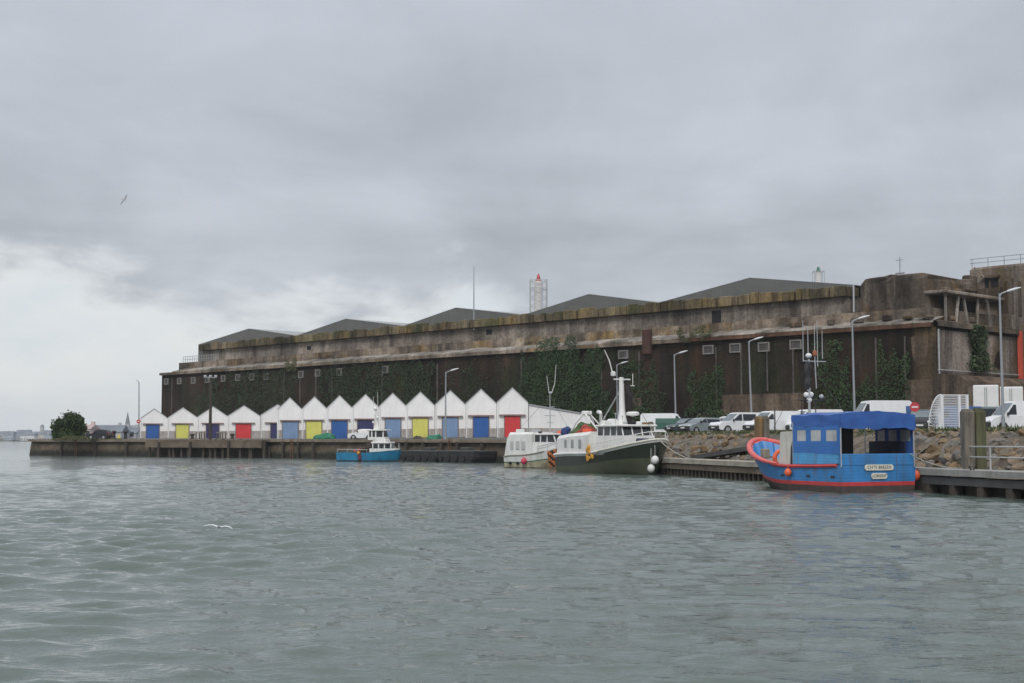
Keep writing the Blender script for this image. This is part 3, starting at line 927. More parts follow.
# open gallery along the side edge of the roof
gx = -.9
d0, z1 = side(942, 296.5, gx); d1, _ = side(1000, 296.5, gx); z1 = side(965, 296.3, gx)[1]
z0 = ZT + .15
m = MB(); m.box((gx - 3.0, (d0 + d1) / 2, (z0 + z1) / 2), (.3, d1 - d0, z1 - z0)); m.build("gallery_shade", shade_m, bk)  # near-black sheet painting the shade at the back of the gallery
m = MB(); m.cbox((gx - 1.2, (d0 + d1) / 2, z1 + .2), (3.6, d1 - d0 + .5, .4), 0, .08); m.build("gallery_roof", con_side, bk)
for px, lean in ((945.5, 0), (957, -.4), (965.5, .5), (977, -.2), (989, .6)):
    d, _ = side(px, 305, gx)
    m = MB(); m.path([(gx, d - lean, z1), (gx, d, (z0 + z1) / 2), (gx, d + lean, z0)], .2, 0, 6, False); m.build("gallery_post", con_light, bk)
d, z = side(979, 297.5, gx); e1_, zz1 = side(987, 303, gx)
m = MB(); m.path([(gx, d, z), (gx, (d + e1_) / 2 + .2, (z + zz1) / 2 + .35), (gx, e1_, zz1), (gx, e1_ + .6, z0)], .2, 0, 6, False); m.build("gallery_brace", con_light, bk)
e0_, _ = side(951, 300, gx); e1_, _ = side(964, 300, gx)
m = MB(); m.box((gx - .8, (e0_ + e1_) / 2, (z0 + z1) / 2), (.25, e1_ - e0_, z1 - z0 - .2)); m.build("gallery_infill", con_block, bk)
# stepped broken masonry between the casemate and the tall block
r_ = random.Random(17)
for px, pt, pb, dd, ww in ((957, 283, 291, 13, 2.2), (963, 279, 292, 15.5, 1.8), (966.5, 275, 292, 17.5, 1.5), (948, 289, 296, 9.5, 2.6), (939, 287, 297, 6, 1.6)):
    x, z1_ = bun(px, pt, dd); _, z0_ = bun(px, pb, dd)
    m = MB(); m.cbox((x, dd + .8, (z0_ + z1_) / 2), (ww, 1.6, z1_ - z0_), 0, .15, r_.uniform(-.2, .2)); m.build("broken_block", con_block, bk)
for x, yy in ((-1.5, 1.0), (-4, .6), (-7, 1.0), (-11, .8), (-1.2, 6), (-1.3, 11), (-15, 1.2), (-20, .9)):
    m = MB(); sx, sy, sz = r_.uniform(.6, 1.6), r_.uniform(.5, 1.2), r_.uniform(.3, .8)
    m.cbox((x, yy, ZT + .55 + sz / 2), (sx, sy, sz), 0, .12, r_.uniform(-.6, .6)); m.build("broken_block", con_block, bk)
# tall rear block at far right with railing and openings
yb = 20.0
xa, zt3 = bun(968.5, 268, yb)
m = MB(); m.cbox(((xa + 45) / 2, yb + 15, zt3 / 2), (45 - xa, 30, zt3), 0, .3); m.build("tall_block", con_side, bk)
m = MB()
for i in range(24):
    x = xa + .3 + i * 2.2; m.tube((x, yb + .4, zt3 - .05), (x, yb + .4, zt3 + 1.15), .05, n=5)
for z in (.6, 1.15): m.tube((xa, yb + .4, zt3 + z), (44, yb + .4, zt3 + z), .045, n=5)
m.build("roof_railing", lamp_grey, bk)
a = bun(985, 278.5, yb); b_ = bun(998.5, 288, yb)
m = MB(); m.box(((a[0] + b_[0]) / 2, yb - .02, (a[1] + b_[1]) / 2), (b_[0] - a[0], .1, a[1] - b_[1])); m.build("opening_shade_panel", shade_m, bk)  # flat dark panel painting the shade of the opening
m = MB(); m.box(((a[0] + b_[0]) / 2, yb - .3, a[1] + .12), (b_[0] - a[0] + .5, .7, .3)); m.box(((a[0] + b_[0]) / 2 - .2, yb - .4, b_[1] - .9), (b_[0] - a[0] + 1.6, .9, 1.8)); xm = bun(990.5, 283, yb)[0]; m.box((xm, yb - .12, (a[1] + b_[1]) / 2), (.25, .2, a[1] - b_[1] - .02))
m.build("opening_surround", con_foot, bk)
for px, py, ww, hh in ((1006, 297, .4, 4.0), (1013, 296, .3, 4.6), (1020, 299, .4, 4.5), (1001, 306, .9, 1.8)):
    x, z = bun(px, py, yb)
    m = MB(); m.box((x, yb - .03, z), (ww, .1, hh)); m.build("recess_shade_strip", con_block, bk)  # darker strips on the face, painting the shade of recesses
P = [bun(974.5, 268, yb - .5), bun(984.5, 277, yb - .5), bun(971.5, 290.5, yb - .5)]
m = MB(); m.path([(p[0], yb - .6, p[1]) for p in P], .17, 0, 6, False); m.build("stair_stringer", con_light, bk)
a = side(1018.5, 331, .4); b_ = side(1018.5, 384, .4)
m = MB(); m.box((.45, a[0] + 3.0, (a[1] + b_[1]) / 2), (.5, 6.0, a[1] - b_[1]))
m.build("shutter", mat("orange_red_shutter", (.62, .10, .06), .6, .12, 1, dirt=(.3, .08, .05), dirt_amt=.3), bk)

# ------------------------------------------------------------------ ivy
def leafmat(name, c):
    m_, nt_, b_ = new_mat(name)
    n_ = noise(nt_, .35, 4, .6)
    r_ = ramp(nt_, n_.outputs["Fac"], [(.3, tuple(x * .6 for x in c)), (.7, tuple(x * 1.35 for x in c))])
    nt_.links.new(r_.outputs[0], b_.inputs["Base Color"]); b_.inputs["Roughness"].default_value = .55
    b_.inputs["Specular IOR Level"].default_value = .3
    return m_
iv = [leafmat("ivy_deep", (0.026, 0.050, 0.016)), leafmat("ivy_mid", (0.034, 0.067, 0.020)), leafmat("ivy_light", (0.042, 0.076, 0.023)), leafmat("ivy_brown", (0.032, 0.027, 0.017))]
lv = [leafmat("leaf_deep", (0.028, 0.048, 0.018)), leafmat("leaf_mid", (0.042, 0.072, 0.024)), leafmat("leaf_light", (0.070, 0.100, 0.035))]
ol = [leafmat("olive_deep", (0.07, 0.075, 0.025)), leafmat("olive_mid", (0.11, 0.105, 0.035)), leafmat("olive_green", (0.06, 0.085, 0.03))]

def leaf_cloud(pts, size, mats, nrm=None, w=None, rnd=RND):
    v = []; f = []; mi = []
    ww = w or [1] * len(mats)
    idx = list(range(len(mats)))
    for p in pts:
        s = size * rnd.uniform(.6, 1.3)
        if nrm is None:
            n = Vector((rnd.gauss(0, 1), rnd.gauss(0, 1), rnd.gauss(0.3, 1)))
        else:
            n = Vector(nrm) + Vector((rnd.gauss(0, .55), rnd.gauss(0, .55), rnd.gauss(0.25, .55)))
        n.normalize()
        a = n.orthogonal().normalized(); a = Matrix.Rotation(rnd.uniform(0, 6.28), 3, n) @ a; b = n.cross(a)
        p = Vector(p); k = len(v)
        v += [tuple(p - a * s * .5), tuple(p + b * s * .42 + n * s * .12), tuple(p + a * s * .6), tuple(p - b * s * .42 + n * s * .12)]
        f.append((k, k + 1, k + 2, k + 3)); mi.append(rnd.choices(idx, ww)[0])
    return v, f, mi

def vnoise(seed):
    r_ = random.Random(seed); tab = [[r_.random() for _ in range(64)] for _ in range(64)]
    def fn(x, y):
        i, j = math.floor(x), math.floor(y); a, b = x - i, y - j
        a = a * a * (3 - 2 * a); b = b * b * (3 - 2 * b)
        g = lambda p, q: tab[p % 64][q % 64]
        return (g(i, j) * (1 - a) + g(i + 1, j) * a) * (1 - b) + (g(i, j + 1) * (1 - a) + g(i + 1, j + 1) * a) * b
    return fn

def ivy(label, outline_px, dens, thick, size, w, thr=.0, seed=1, name="climbing_ivy", mats=iv, d=0.0, group=None):
    """ivy sheet on the bunker front inside an outline given as pixel corners (projected on the wall)"""
    P = [bun(a, b, d) for a, b in outline_px]
    xs_ = [p[0] for p in P]; zs = [p[1] for p in P]
    r_ = random.Random(seed); vn = vnoise(seed)
    def inside(x, z):
        c = False; j = len(P) - 1
        for i in range(len(P)):
            if (P[i][1] > z) != (P[j][1] > z) and x < (P[j][0] - P[i][0]) * (z - P[i][1]) / (P[j][1] - P[i][1]) + P[i][0]: c = not c
            j = i
        return c
    x0, x1, z0, z1 = min(xs_), max(xs_), min(zs), max(zs)
    bx, bz = (x0 + x1) / 2, max(z0, 2.6)
    pts = []
    for i in range(int((x1 - x0) * (z1 - z0) * dens * 5.5)):
        x = r_.uniform(x0, x1); z = r_.uniform(z0, z1)
        jx_ = x + (vn(x * .8, z * .5) - .5) * 3.6; jz = z + (vn(x * 1.1 + 9, z * .15) - .5) * 5.0
        if not inside(jx_, jz): continue
        h_ = vn(x * .42 + 5, z * .16) * .6 + vn(x * 1.3, z * .6 + 30) * .4
        if h_ < thr - .12: continue
        pts.append((x - bx, -(.10 + thick * .5 * r_.random() * (.3 + h_)), z - bz))
    v, f, mi = leaf_cloud(pts, size * .43, mats, (0, -1, .1), w, r_)
    o = raw_mesh(name, v, f, mats, mi, loc=bworld(bx, d, bz), rz=BA)
    return tag(o, label, "ivy", group)
ivy("thin dark ivy curtain at the left end of the bunker wall", [(200, 377), (215, 372), (285, 367), (300, 372), (299, 432), (196, 432)], 4.6, .7, .55, (3, 4, 2, 3), .40, 11)
ivy("dark ivy sheet on the bunker wall behind the middle of the shed row", [(320, 369), (352, 362), (436, 356), (440, 430), (322, 430)], 6, .8, .55, (4, 4, 1, 2), .38, 12)
ivy("sparse brownish ivy on the bunker wall behind the right end of the shed row", [(440, 358), (520, 353), (524, 425), (442, 425)], 2.6, .5, .5, (2, 2, 1, 5), .50, 13)
ivy("dense dark ivy block climbing over the wall top left of the trawler mast", [(525, 352), (541, 349), (543, 338), (578, 337), (580, 347), (611, 347), (609, 372), (614, 400), (618, 425), (521, 425)], 12, 1.6, .55, (4, 5, 2, 0), .16, 14, d=-.1)
ivy("patch of dark ivy low on the wall behind the white and green van", [(622, 366), (640, 360), (660, 372), (668, 430), (624, 430)], 7, .9, .5, (4, 4, 1, 1), .36, 15)
ivy("dark ivy bush at the wall foot between the second and third street lamps", [(690, 384), (702, 373), (712, 366), (722, 378), (727, 420), (684, 424)], 9, 1.2, .5, (3, 4, 2, 0), .25, 16)
ivy("bright green ivy spreading up the bunker wall behind the blue boat's mast", [(826, 342), (838, 340), (846, 362), (866, 378), (878, 352), (890, 345), (905, 362), (912, 405), (912, 420), (814, 420), (820, 380)], 8, 1.2, .5, (2, 4, 5, 0), .30, 17)
ivy("olive shrub hanging from the bunker ledge at left, above the shed roofs", [(283, 366), (286, 360), (293, 358), (298, 362), (297, 371), (284, 372)], 14, 1.0, .45, (2, 3, 2), .1, 18, "ledge_shrub", ol, -.4)
ivy("olive green shrub growing on the bunker ledge above the second street lamp", [(672, 340), (678, 334), (690, 331), (700, 325), (712, 327), (714, 334), (696, 338), (684, 343)], 22, 1.2, .42, (2, 2, 3), .1, 19, "ledge_shrub", ol, -.3)
# narrow ivy on the side wall
ya, za = side(974, 326, .1); yb_, zb = side(974, 371, .1)
pts = []
r_ = random.Random(31)
for i in range(3600):
    t = r_.random(); wdt = 1.2 + 1.0 * t + .5 * math.sin(t * 9)
    pts.append((.15 + r_.random() * .9, ya + r_.gauss(0, .42) * wdt + .6 * t, zb + (za - zb) * (1 - t) - zb))
v, f, mi = leaf_cloud([(p[0], p[1] - ya, p[2]) for p in pts], .32, lv, (1, 0, .1), (4, 4, 1), r_)
tag(raw_mesh("climbing_ivy", v, f, lv, mi, loc=bworld(0, ya, zb), rz=BA), "narrow strip of ivy hanging down the pale side wall at far right", "ivy")
def D0(a): return math.radians(a)
# ------------------------------------------------------------------ sheds
door_cols = {"light blue": (0.19, 0.29, 0.46), "yellow": (0.66, 0.64, 0.15), "bright blue": (0.025, 0.11, 0.36), "navy": (0.035, 0.035, 0.12), "red": (0.62, 0.045, 0.05)}
door_m = {k: mat("door_" + k.replace(" ", "_"), c, .5, .07, .8, dirt=tuple(x * .6 for x in c), dirt_amt=.35) for k, c in door_cols.items()}
shed_roof = mat("shed_roof", (0.36, 0.37, 0.38), .6, .15, .5)
rail_m = mat("door_rail", (0.21, 0.15, 0.14), .7, .3, 1)
def shed(loc, rz, W, zp, ze, base, door, dw, dt, label, group, depth=10, back=1.2, doff=0.0, rail=1.4, zpl=1.3, annex=False):
    """local: front face at y=0 towards -y, x along the row"""
    t = thing("harbour_shed", label, "shed", loc, rz, group)
    h = W / 2
    pz = zp - base; ez = ze - base
    m = MB()
    m.add([(-h, 0, 0), (h, 0, 0), (h, 0, ez), (0, 0, pz), (-h, 0, ez), (-h, depth, 0), (h, depth, 0), (h, depth, ez - back), (0, depth, pz - back), (-h, depth, ez - back)],
          [(0, 1, 2, 3, 4), (6, 5, 9, 8, 7), (1, 6, 7, 2), (5, 0, 4, 9)])
    m.build("wall", shed_white, t)
    m = MB()
    for s in (-1, 1):
        a = (s * h, -.06, ez + .0); b = (0, -.06, pz + .0)
        ring = []
        e = .14
        m.add([(s * h, -.07, ez + .02), (0, -.07, pz + .02), (0, depth, pz - back + .02), (s * h, depth, ez - back + .02),
               (s * h, -.07, ez - .1), (0, -.07, pz - .1)], [(0, 1, 2, 3), (0, 1, 5, 4)], 0)
    m.build("roof", [shed_roof], t)
    m = MB()
    xl, xr_ = doff - dw / 2, doff + dw / 2
    m.box(((-h + xl) / 2, -.03, zpl / 2), (xl + h - .02, .1, zpl)); m.build("plinth", plinth_grey, t)
    m = MB(); m.box(((h + xr_) / 2, -.03, zpl / 2), (h - xr_ - .02, .1, zpl)); m.build("plinth", plinth_grey, t)
    m = MB(); m.cbox((doff, -.06, dt / 2 + .04), (dw, .12, dt - .08), 0, .02)
    for k in (-1, 0, 1):
        m.box((doff + k * dw * .25, -.135, dt / 2), (.04, .03, dt - .3))
    m.build("door", door_m[door], t)
    m = MB(); m.box((xl - .05, -.09, dt / 2), (.08, .16, dt)); m.box((xr_ + .05, -.09, dt / 2), (.08, .16, dt)); m.box((doff, -.09, dt + .0), (dw + .2, .16, .07)); m.build("door_frame", rail_m, t)
    m = MB(); m.tube((-h + .12, -.12, .1), (-h + .12, -.12, ez - .1), .055, n=6); m.build("downpipe", shed_white, t)
    m = MB(); m.box((doff, -.2, dt + .12), (rail * 2, .22, .16)); m.build("door_rail", rail_m, t)
    return t
ord_r = [("light blue", "red door"), ]
rowR = ["red", "bright blue", "light blue", "yellow", "light blue", "navy", "bright blue", "yellow", "light blue"]
labR = ["white gabled shed with a red door, right end of its row",
        "white gabled shed with a bright blue door, next to the red doored end shed",
        "white gabled shed with a light blue door behind the curved street lamp",
        "white gabled shed with a yellow door just right of the small blue boat",
        "white gabled shed, light blue door half hidden by the little boat's wheelhouse",
        "white gabled shed with a navy door above the white pickup",
        "white gabled shed with a bright blue door, just left of the white pickup",
        "white gabled shed with a yellow door behind the heap of green nets",
        "white gabled shed with a light blue door overlapping the low navy doored shed"]
pkx = [512.4, 481, 450.3, 420.4, 392.8, 365.6, 339.7, 314.6, 290]
dir_r = Vector((-31, 38, 0)).normalized()
rz_r = math.atan2(-dir_r.y, -dir_r.x)
pos = []
for px in pkx:
    k = (px - 512) / F
    s = 158.0 * k / (dir_r.x - k * dir_r.y)
    pos.append(s)
for i, px in enumerate(pkx):
    c = Vector((0, 158, 0)) + dir_r * pos[i]
    if i == 0: W = 2 * (pos[1] - pos[0]) * .5 - .02
    else: W = min(pos[i] - pos[i - 1], (pos[i + 1] - pos[i]) if i < len(pkx) - 1 else 9) - .02
    base = 2.44
    dt = 2.62 if i < 5 else 2.5
    rzs = math.atan2(-c.x, c.y)
    nxt = pkx[i + 1] if i < len(pkx) - 1 else pkx[i] - 25
    prv = pkx[i - 1] if i else pkx[i] + 31.6
    W = (prv - nxt) / 2 / F * c.y * .995
    shed((c.x, c.y, base), rzs, W, 8.32, 6.65, base, rowR[i], 15.2 / F * c.y, dt, labR[i], "white harbour sheds, right row", doff=[0, 0, 0, 0, .05, 0, 0, -.05, .1][i], depth=5, rail=W * .42, annex=(i == 0))
c = Vector((0, 158, 0)) + dir_r * pos[0]
# low-roofed annexe continuing right of the end shed
e2 = Vector((-dir_r.y, dir_r.x, 0)); e2 = e2 if e2.y > 0 else -e2
W0 = (pos[1] - pos[0])
an = thing("shed_annexe", "long white side building with a sloping roofline beside the red doored shed", "shed", (c.x + 1.86, c.y + .35, 2.44), D0(15))
LA = 7.3
m = MB(); m.add([(0, 0, 0), (LA, 0, 0), (LA, 0, 2.85), (0, 0, 3.98), (0, 5, 0), (LA, 5, 0), (LA, 5, 2.85), (0, 5, 3.98)], [(0, 1, 2, 3), (5, 4, 7, 6), (1, 5, 6, 2), (4, 0, 3, 7), (3, 2, 6, 7)])
m.build("wall", shed_white, an)
m = MB(); m.box((LA / 2, -.03, .65), (LA - .1, .1, 1.3)); m.build("plinth", plinth_grey, an)
m = MB(); m.add([(-.05, -.12, 4.02), (LA + .1, -.12, 2.88), (LA + .1, 5.1, 2.88), (-.05, 5.1, 4.02), (-.05, -.12, 3.88), (LA + .1, -.12, 2.74)], [(0, 1, 2, 3), (0, 1, 5, 4)])
m.build("roof", shed_roof, an)
rowL = [("bright blue", 154.7), ("yellow", 183.3), ("navy", 213.5), ("red", 244.3), ("navy", 277.7)]
labL = ["leftmost white gabled shed, bright blue door, beside the pole with a round red sign",
        "white gabled shed with a yellow door, second from the left end",
        "white gabled shed with a navy door behind the dark wooden pole",
        "white gabled shed with a red door above the timber jetty",
        "white gabled shed with a narrow navy door, partly hidden by its right neighbour"]
A0 = Vector((at(154.7, 408, 225).x, 225, 0)); A1 = Vector((at(277.7, 403, 210).x, 210, 0))
dl = (A1 - A0).normalized(); rz_l = math.atan2(dl.y, dl.x)
ps = []
for _, px in rowL:
    k = (px - 512) / F
    ps.append((k * A0.y - A0.x) / (dl.x - k * dl.y))
for i, (col, px) in enumerate(rowL):
    c = A0 + dl * ps[i]
    W = (ps[1] - ps[0] if i == 0 else min(ps[i] - ps[i - 1], ps[i + 1] - ps[i] if i < 4 else 99)) - .02
    zp = 7.42 + .075 * i
    pl_ = [x for _, x in rowL]
    nx1 = pl_[i + 1] if i < 4 else pl_[i] + 33
    pv1 = pl_[i - 1] if i else pl_[i] - 26
    W = (nx1 - pv1) / 2 / F * c.y * .995
    shed((c.x, c.y, 2.45), math.atan2(-c.x, c.y), W, zp, zp - 1.6, 2.45, col, (12.2 if i != 3 else 14.5) / F * c.y, 2.35, labL[i], "white harbour sheds, left row", depth=4.5, back=.8, doff=-.05 if i else -.2, rail=W * .36)

# ------------------------------------------------------------------ street lamps
def street_lamp(px_base, px_top, py_top, Y, zb, label, arm=1.0, cat="street lamp", group="street lamps along the quay"):
    a = at(px_top, py_top, Y); H = a.z - zb
    bx = at(px_base, 432, Y).x
    t = thing("street_lamp", label, cat, (bx, Y, zb), 0, group)
    lean = a.x - bx
    m = MB(); m.path([(0, 0, 0), (0, 0, .9), (0, 0, .92), (lean * .5, 0, H * .5), (lean, 0, H)], [.13, .13, .10, .085, .065], 0, 10); m.build("pole", lamp_grey, t)
    m = MB(); m.box((0, 0, .03), (.45, .45, .06)); m.build("base_plate", lamp_grey, t)
    if arm:
        m = MB(); m.path([(lean, 0, H - .25), (lean + .12 * arm, 0, H), (lean + .55 * arm, 0, H + .17)], .05, 0, 8); m.build("arm", lamp_grey, t)
        m = MB(); rings = []
        for u, wd, hh in ((0, .07, .06), (.15, .13, .09), (.5, .15, .10), (.8, .10, .06), (.95, .03, .03)):
            x = lean + .5 * arm + u * 1.0 * arm; z = H + .15 + u * .28
            rings.append([(x, wd * math.cos(q * math.pi / 4), z + hh * math.sin(q * math.pi / 4)) for q in range(8)])
        m.loft(rings, 0, True, True); m.build("lamp_head", mat("lamp_head", (.62, .63, .64), .4, .06), t)
    return t
street_lamp(1003.5, 999.6, 293.5, 94, 3.0, "tall grey street lamp at far right in front of the white van")
street_lamp(855, 852.2, 320.5, 114, 3.0, "tall grey street lamp behind the blue boat's awning")
street_lamp(752, 748.8, 341, 138, 3.0, "tall grey street lamp behind the white cars")
street_lamp(676, 674.2, 354.5, 150, 3.0, "grey street lamp in front of the white and green van")
street_lamp(617.5, 616.8, 364.5, 182, 3.0, "grey street lamp seen behind the trawler's mast")
street_lamp(445.5, 445.8, 372, 157, 2.45, "slim street lamp standing before the light blue door of a shed")
l = street_lamp(139, 139, 382, 206, 2.45, "slim street lamp with a round red sign at the left end of the sheds", arm=-.35)
m = MB(); H = at(139, 421.5, 206).z - 2.45
m.tube((-.05, -.16, H), (-.05, -.20, H), .30, .30, 0, 16); sgn = m.build("round_sign", mat("sign_red", (.5, .05, .06), .5, .1), l)
m = MB(); m.box((-.05, -.215, H), (.36, .02, .09)); m.build("sign_bar", white_plastic, sgn)
# wooden pole with flood lights
a = at(211, 376, 200)
t = thing("wooden_pole", "dark wooden pole with floodlights on a cross arm before the navy doored shed", "pole", (a.x, 200, 2.45))
H = a.z - 2.45
m = MB(); m.path([(0, 0, 0), (0, 0, H * .5), (0, 0, H)], [.24, .21, .17], 0, 10); m.build("pole", wood_dark, t)
m = MB(); m.box((0, -.2, H - .25), (1.6, .1, .12)); m.build("cross_arm", galv, t)
for x in (-.75, .0, .75):
    m = MB(); m.cbox((x, -.34, H - .05), (.4, .22, .34), 0, .03); m.build("floodlight", grey_metal, t)
# stays behind sheds: thin masts seen above the roofs

# ------------------------------------------------------------------ gear on the quay
net_g = mat("net_green", (0.03, 0.17, 0.10), .9, .4, 5, bmp=.5); net_b = mat("net_blue", (0.03, 0.05, 0.16), .9, .4, 5, bmp=.5)
net_r = mat("net_red", (0.30, 0.05, 0.04), .9, .4, 5, bmp=.5); net_o = mat("net_olive", (.06, .10, .035), .9, .4, 5, bmp=.5)
def heap(name, label, cat, loc, size, m_, seed, group=None, parent=None):
    r_ = random.Random(seed); bm = bmesh.new(); bmesh.ops.create_icosphere(bm, subdivisions=3, radius=.5)
    vn = vnoise(seed)
    for v in bm.verts:
        k = 1 + (vn(v.co.x * 3 + 7, v.co.y * 3 + v.co.z * 2 + 9) - .5) * 1.1 + r_.uniform(-.09, .09)
        v.co = Vector((v.co.x * size[0] * k, v.co.y * size[1] * k, max(-.02, v.co.z * k) * size[2] * 2))
    me = bpy.data.meshes.new(name); bm.to_mesh(me); bm.free(); me.materials.append(m_)
    o = bpy.data.objects.new(name, me); COL.objects.link(o); o.location = loc
    if parent: o.parent = parent
    if label: tag(o, label, cat, group)
    return o
def onquay(px, back=2.0):
    p, a = qpt(px)
    n = Vector((-(math.sin(a)), math.cos(a), 0)); n = n if n.y > 0 else -n
    return p * (1 + back * 1.45 / p.length) + Vector((0, 0, quay_z))
heap("net_heap", "heap of green fishing nets on the quay before the yellow and blue doors", "fishing net", onquay(325, 2.2), (2.6, 1.4, .75), net_g, 1)
heap("net_heap", "smaller heap of green fishing net on the quay right of the small blue boat", "fishing net", onquay(434, 2.2), (1.7, 1.2, .6), net_g, 2)
heap("net_heap", "low dark pile of gear beside the green net heap by the yellow door", "fishing net", onquay(418, 2.4), (1.1, .8, .4), wood_dark, 3)
pal = None
for i, px in enumerate((201, 222)):
    p = onquay(px, 2.5)
    t = thing("workbench", ["pale workbench on the quay left of the dark wooden pole", "pale workbench on the quay right of the dark wooden pole"][i], "workbench", p, a0, "workbenches on the quay")
    m = MB(); m.cbox((0, 0, 1.0), (1.3, .8, .1), 0, .02); m.build("top", wood_pale, t)
    for sx in (-.55, .55):
        for sy in (-.3, .3):
            m = MB(); m.box((sx, sy, .47), (.1, .1, .95)); m.build("leg", wood_brown, t)
for i, (px, lb) in enumerate(((193, "dark iron bollard on the quay between the yellow and navy doors"), (233, "dark iron bollard on the quay left of the red door"))):
    m = MB(); m.lathe((0, 0, 0), [(.28, 0), (.24, .3), (.2, .5), (.34, .6), (.36, .72), (.2, .85)], 0, 12)
    tag(m.build("mooring_bollard", mat("iron_dark", (.05, .04, .035), .7, .3, 2), loc=onquay(px, 1.0)), lb, "bollard", "iron bollards on the quay")
for i, (px, lb) in enumerate(((114, "left one of two black posts on the quay point near the dark car"), (125.5, "right one of two black posts on the quay point near the dark car"))):
    p = at(px, 436, 212)
    m = MB(); m.lathe((0, 0, 0), [(.3, 0), (.26, .2), (.22, .9), (.34, 1.0), (.36, 1.2), (.18, 1.32)], 0, 12)
    tag(m.build("mooring_bollard", mat("iron_black", (.02, .02, .022), .6, .3, 2), loc=(p.x, 212, 2.45)), lb, "bollard", "black posts on the quay point")
p = at(119, 437, 208)
m = MB(); m.lathe((0, 0, 0), [(.22, 0), (.20, .5), (.12, .6), (.10, .72)], 0, 10); tag(m.build("yellow_post", mat("yellow_post", (.65, .5, .08), .6, .1), loc=(p.x, 208, 2.45)), "short yellow post on the quay between two black posts", "post")

# ------------------------------------------------------------------ left point: bush, far town
def bush(name, label, cat, loc, rx, ry, h, n, size, mats, seed, trunks=3, w=None, group=None):
    r_ = random.Random(seed); t = thing(name, label, cat, loc, 0, group)
    m = MB()
    for i in range(trunks):
        a = r_.uniform(0, 6.28); m.path([(0, 0, -.1), (.25 * rx * math.cos(a), .25 * ry * math.sin(a), h * .35), (.5 * rx * math.cos(a), .5 * ry * math.sin(a), h * .75)], [.16, .1, .03], 0, 7)
    m.build("trunk", wood_dark, t)
    cl = []
    for i in range(34):
        a = r_.uniform(0, 6.28); q = r_.random() ** .6
        cl.append((rx * .72 * q * math.cos(a), ry * .72 * q * math.sin(a), h * r_.uniform(.14, .82) * (1 - .25 * q), r_.uniform(.16, .40) * min(rx, h)))
    pts = []
    for i in range(n):
        c = r_.choice(cl); u = Vector((r_.gauss(0, 1), r_.gauss(0, 1), r_.gauss(0, 1))).normalized() * c[3] * r_.uniform(.45, 1.0) * (1 if r_.random() < .93 else 1.3)
        z = c[2] + u.z
        if z < .1: z = r_.uniform(.1, .6)
        pts.append((c[0] + u.x, c[1] + u.y, z))
    v, f, mi = leaf_cloud(pts, size, mats, None, w, r_)
    raw_mesh("crown", v, f, mats, mi, parent=t)
    return t
bp_ = at(67.5, 438.5, 214)
bt = bush("round_bush", "large round dark green bush at the far left tip of the quay", "bush", (bp_.x, 214, 2.45), 3.0, 2.6, 4.7, 9000, .30, [leafmat("bush_deep", (.032, .058, .018)), leafmat("bush_mid", (.042, .076, .022)), leafmat("bush_light", (.07, .105, .032))], 3, 5, (4, 4, 3))
gv = []
for i in range(2600):
    px = RND.uniform(52, 122); Y = 206 + RND.uniform(0, 6); p = at(px, 438, Y)
    gv.append((px, Y))
v = []; f = []; mi = []
for px, Y in gv:
    x = at(px, 438, Y).x; hgt = RND.uniform(.1, .35) * (1.9 if 62 < px < 86 else .7); a = RND.uniform(0, 3.14); k = len(v); wd = .09
    v += [(x - wd * math.cos(a), Y - wd * math.sin(a), 2.42), (x + wd * math.cos(a), Y + wd * math.sin(a), 2.42), (x + RND.uniform(-.2, .2), Y, 2.42 + hgt)]
    f.append((k, k + 1, k + 2)); mi.append(RND.choice((0, 1, 1, 2)))
tag(raw_mesh("weeds", v, f, gm, mi), "pale green weeds on the quay point in front of the round bush", "weeds", kind="stuff")
for i, (px, py, Y, sz, lb) in enumerate(((715, 416, 158, (2.6, 1.2, 2.2), "green bush behind the silver car at the foot of the bunker"), (640, 419, 165, (2.0, 1.2, 2.6), "green bush behind the trawler's wheelhouse, left of the tall van"), (748, 418, 160, (2.6, 1.3, 1.4), "low dark bush at the foot of the pale wall stretch, behind the white cars"))):
    p = at(px, 432, Y)
    bush("low_bush", lb, "bush", (p.x, Y, 3.0), sz[0], sz[1], sz[2] * 1.5, 1300, .32, lv, 40 + i, 3)

# far shore
far_land = mat("far_land", (.10, .11, .085), .95, .4, .02)
def shore(name, pts, depth):
    v = []; f = []
    for x, y, h_ in pts:
        v += [(x, y, -.5), (x, y + 30, h_ * .5 + .5), (x, y + depth, h_), (x, y + depth * 2, 0)]
    for i in range(len(pts) - 1):
        for k in range(3): f.append((i * 4 + k, i * 4 + k + 1, (i + 1) * 4 + k + 1, (i + 1) * 4 + k))
    return struct(raw_mesh(name, v, f, far_land))
r_ = random.Random(8)
shore("far_shore", [(x, 1500 + 40 * math.sin(x * .01), 6 + 2.5 * math.sin(x * .013) + r_.uniform(-1, 1)) for x in range(-1500, 900, 40)], 200)
town_w = [mat("town_wall_%s" % n_, c, .9, .15, .2) for n_, c in (("white", (.62, .62, .60)), ("grey", (.42, .43, .44)), ("cream", (.55, .50, .42)), ("blue", (.38, .42, .48)))]
town_r = [mat("slate", (.16, .18, .21), .8, .2, .2), mat("tile", (.34, .20, .16), .8, .2, .2)]
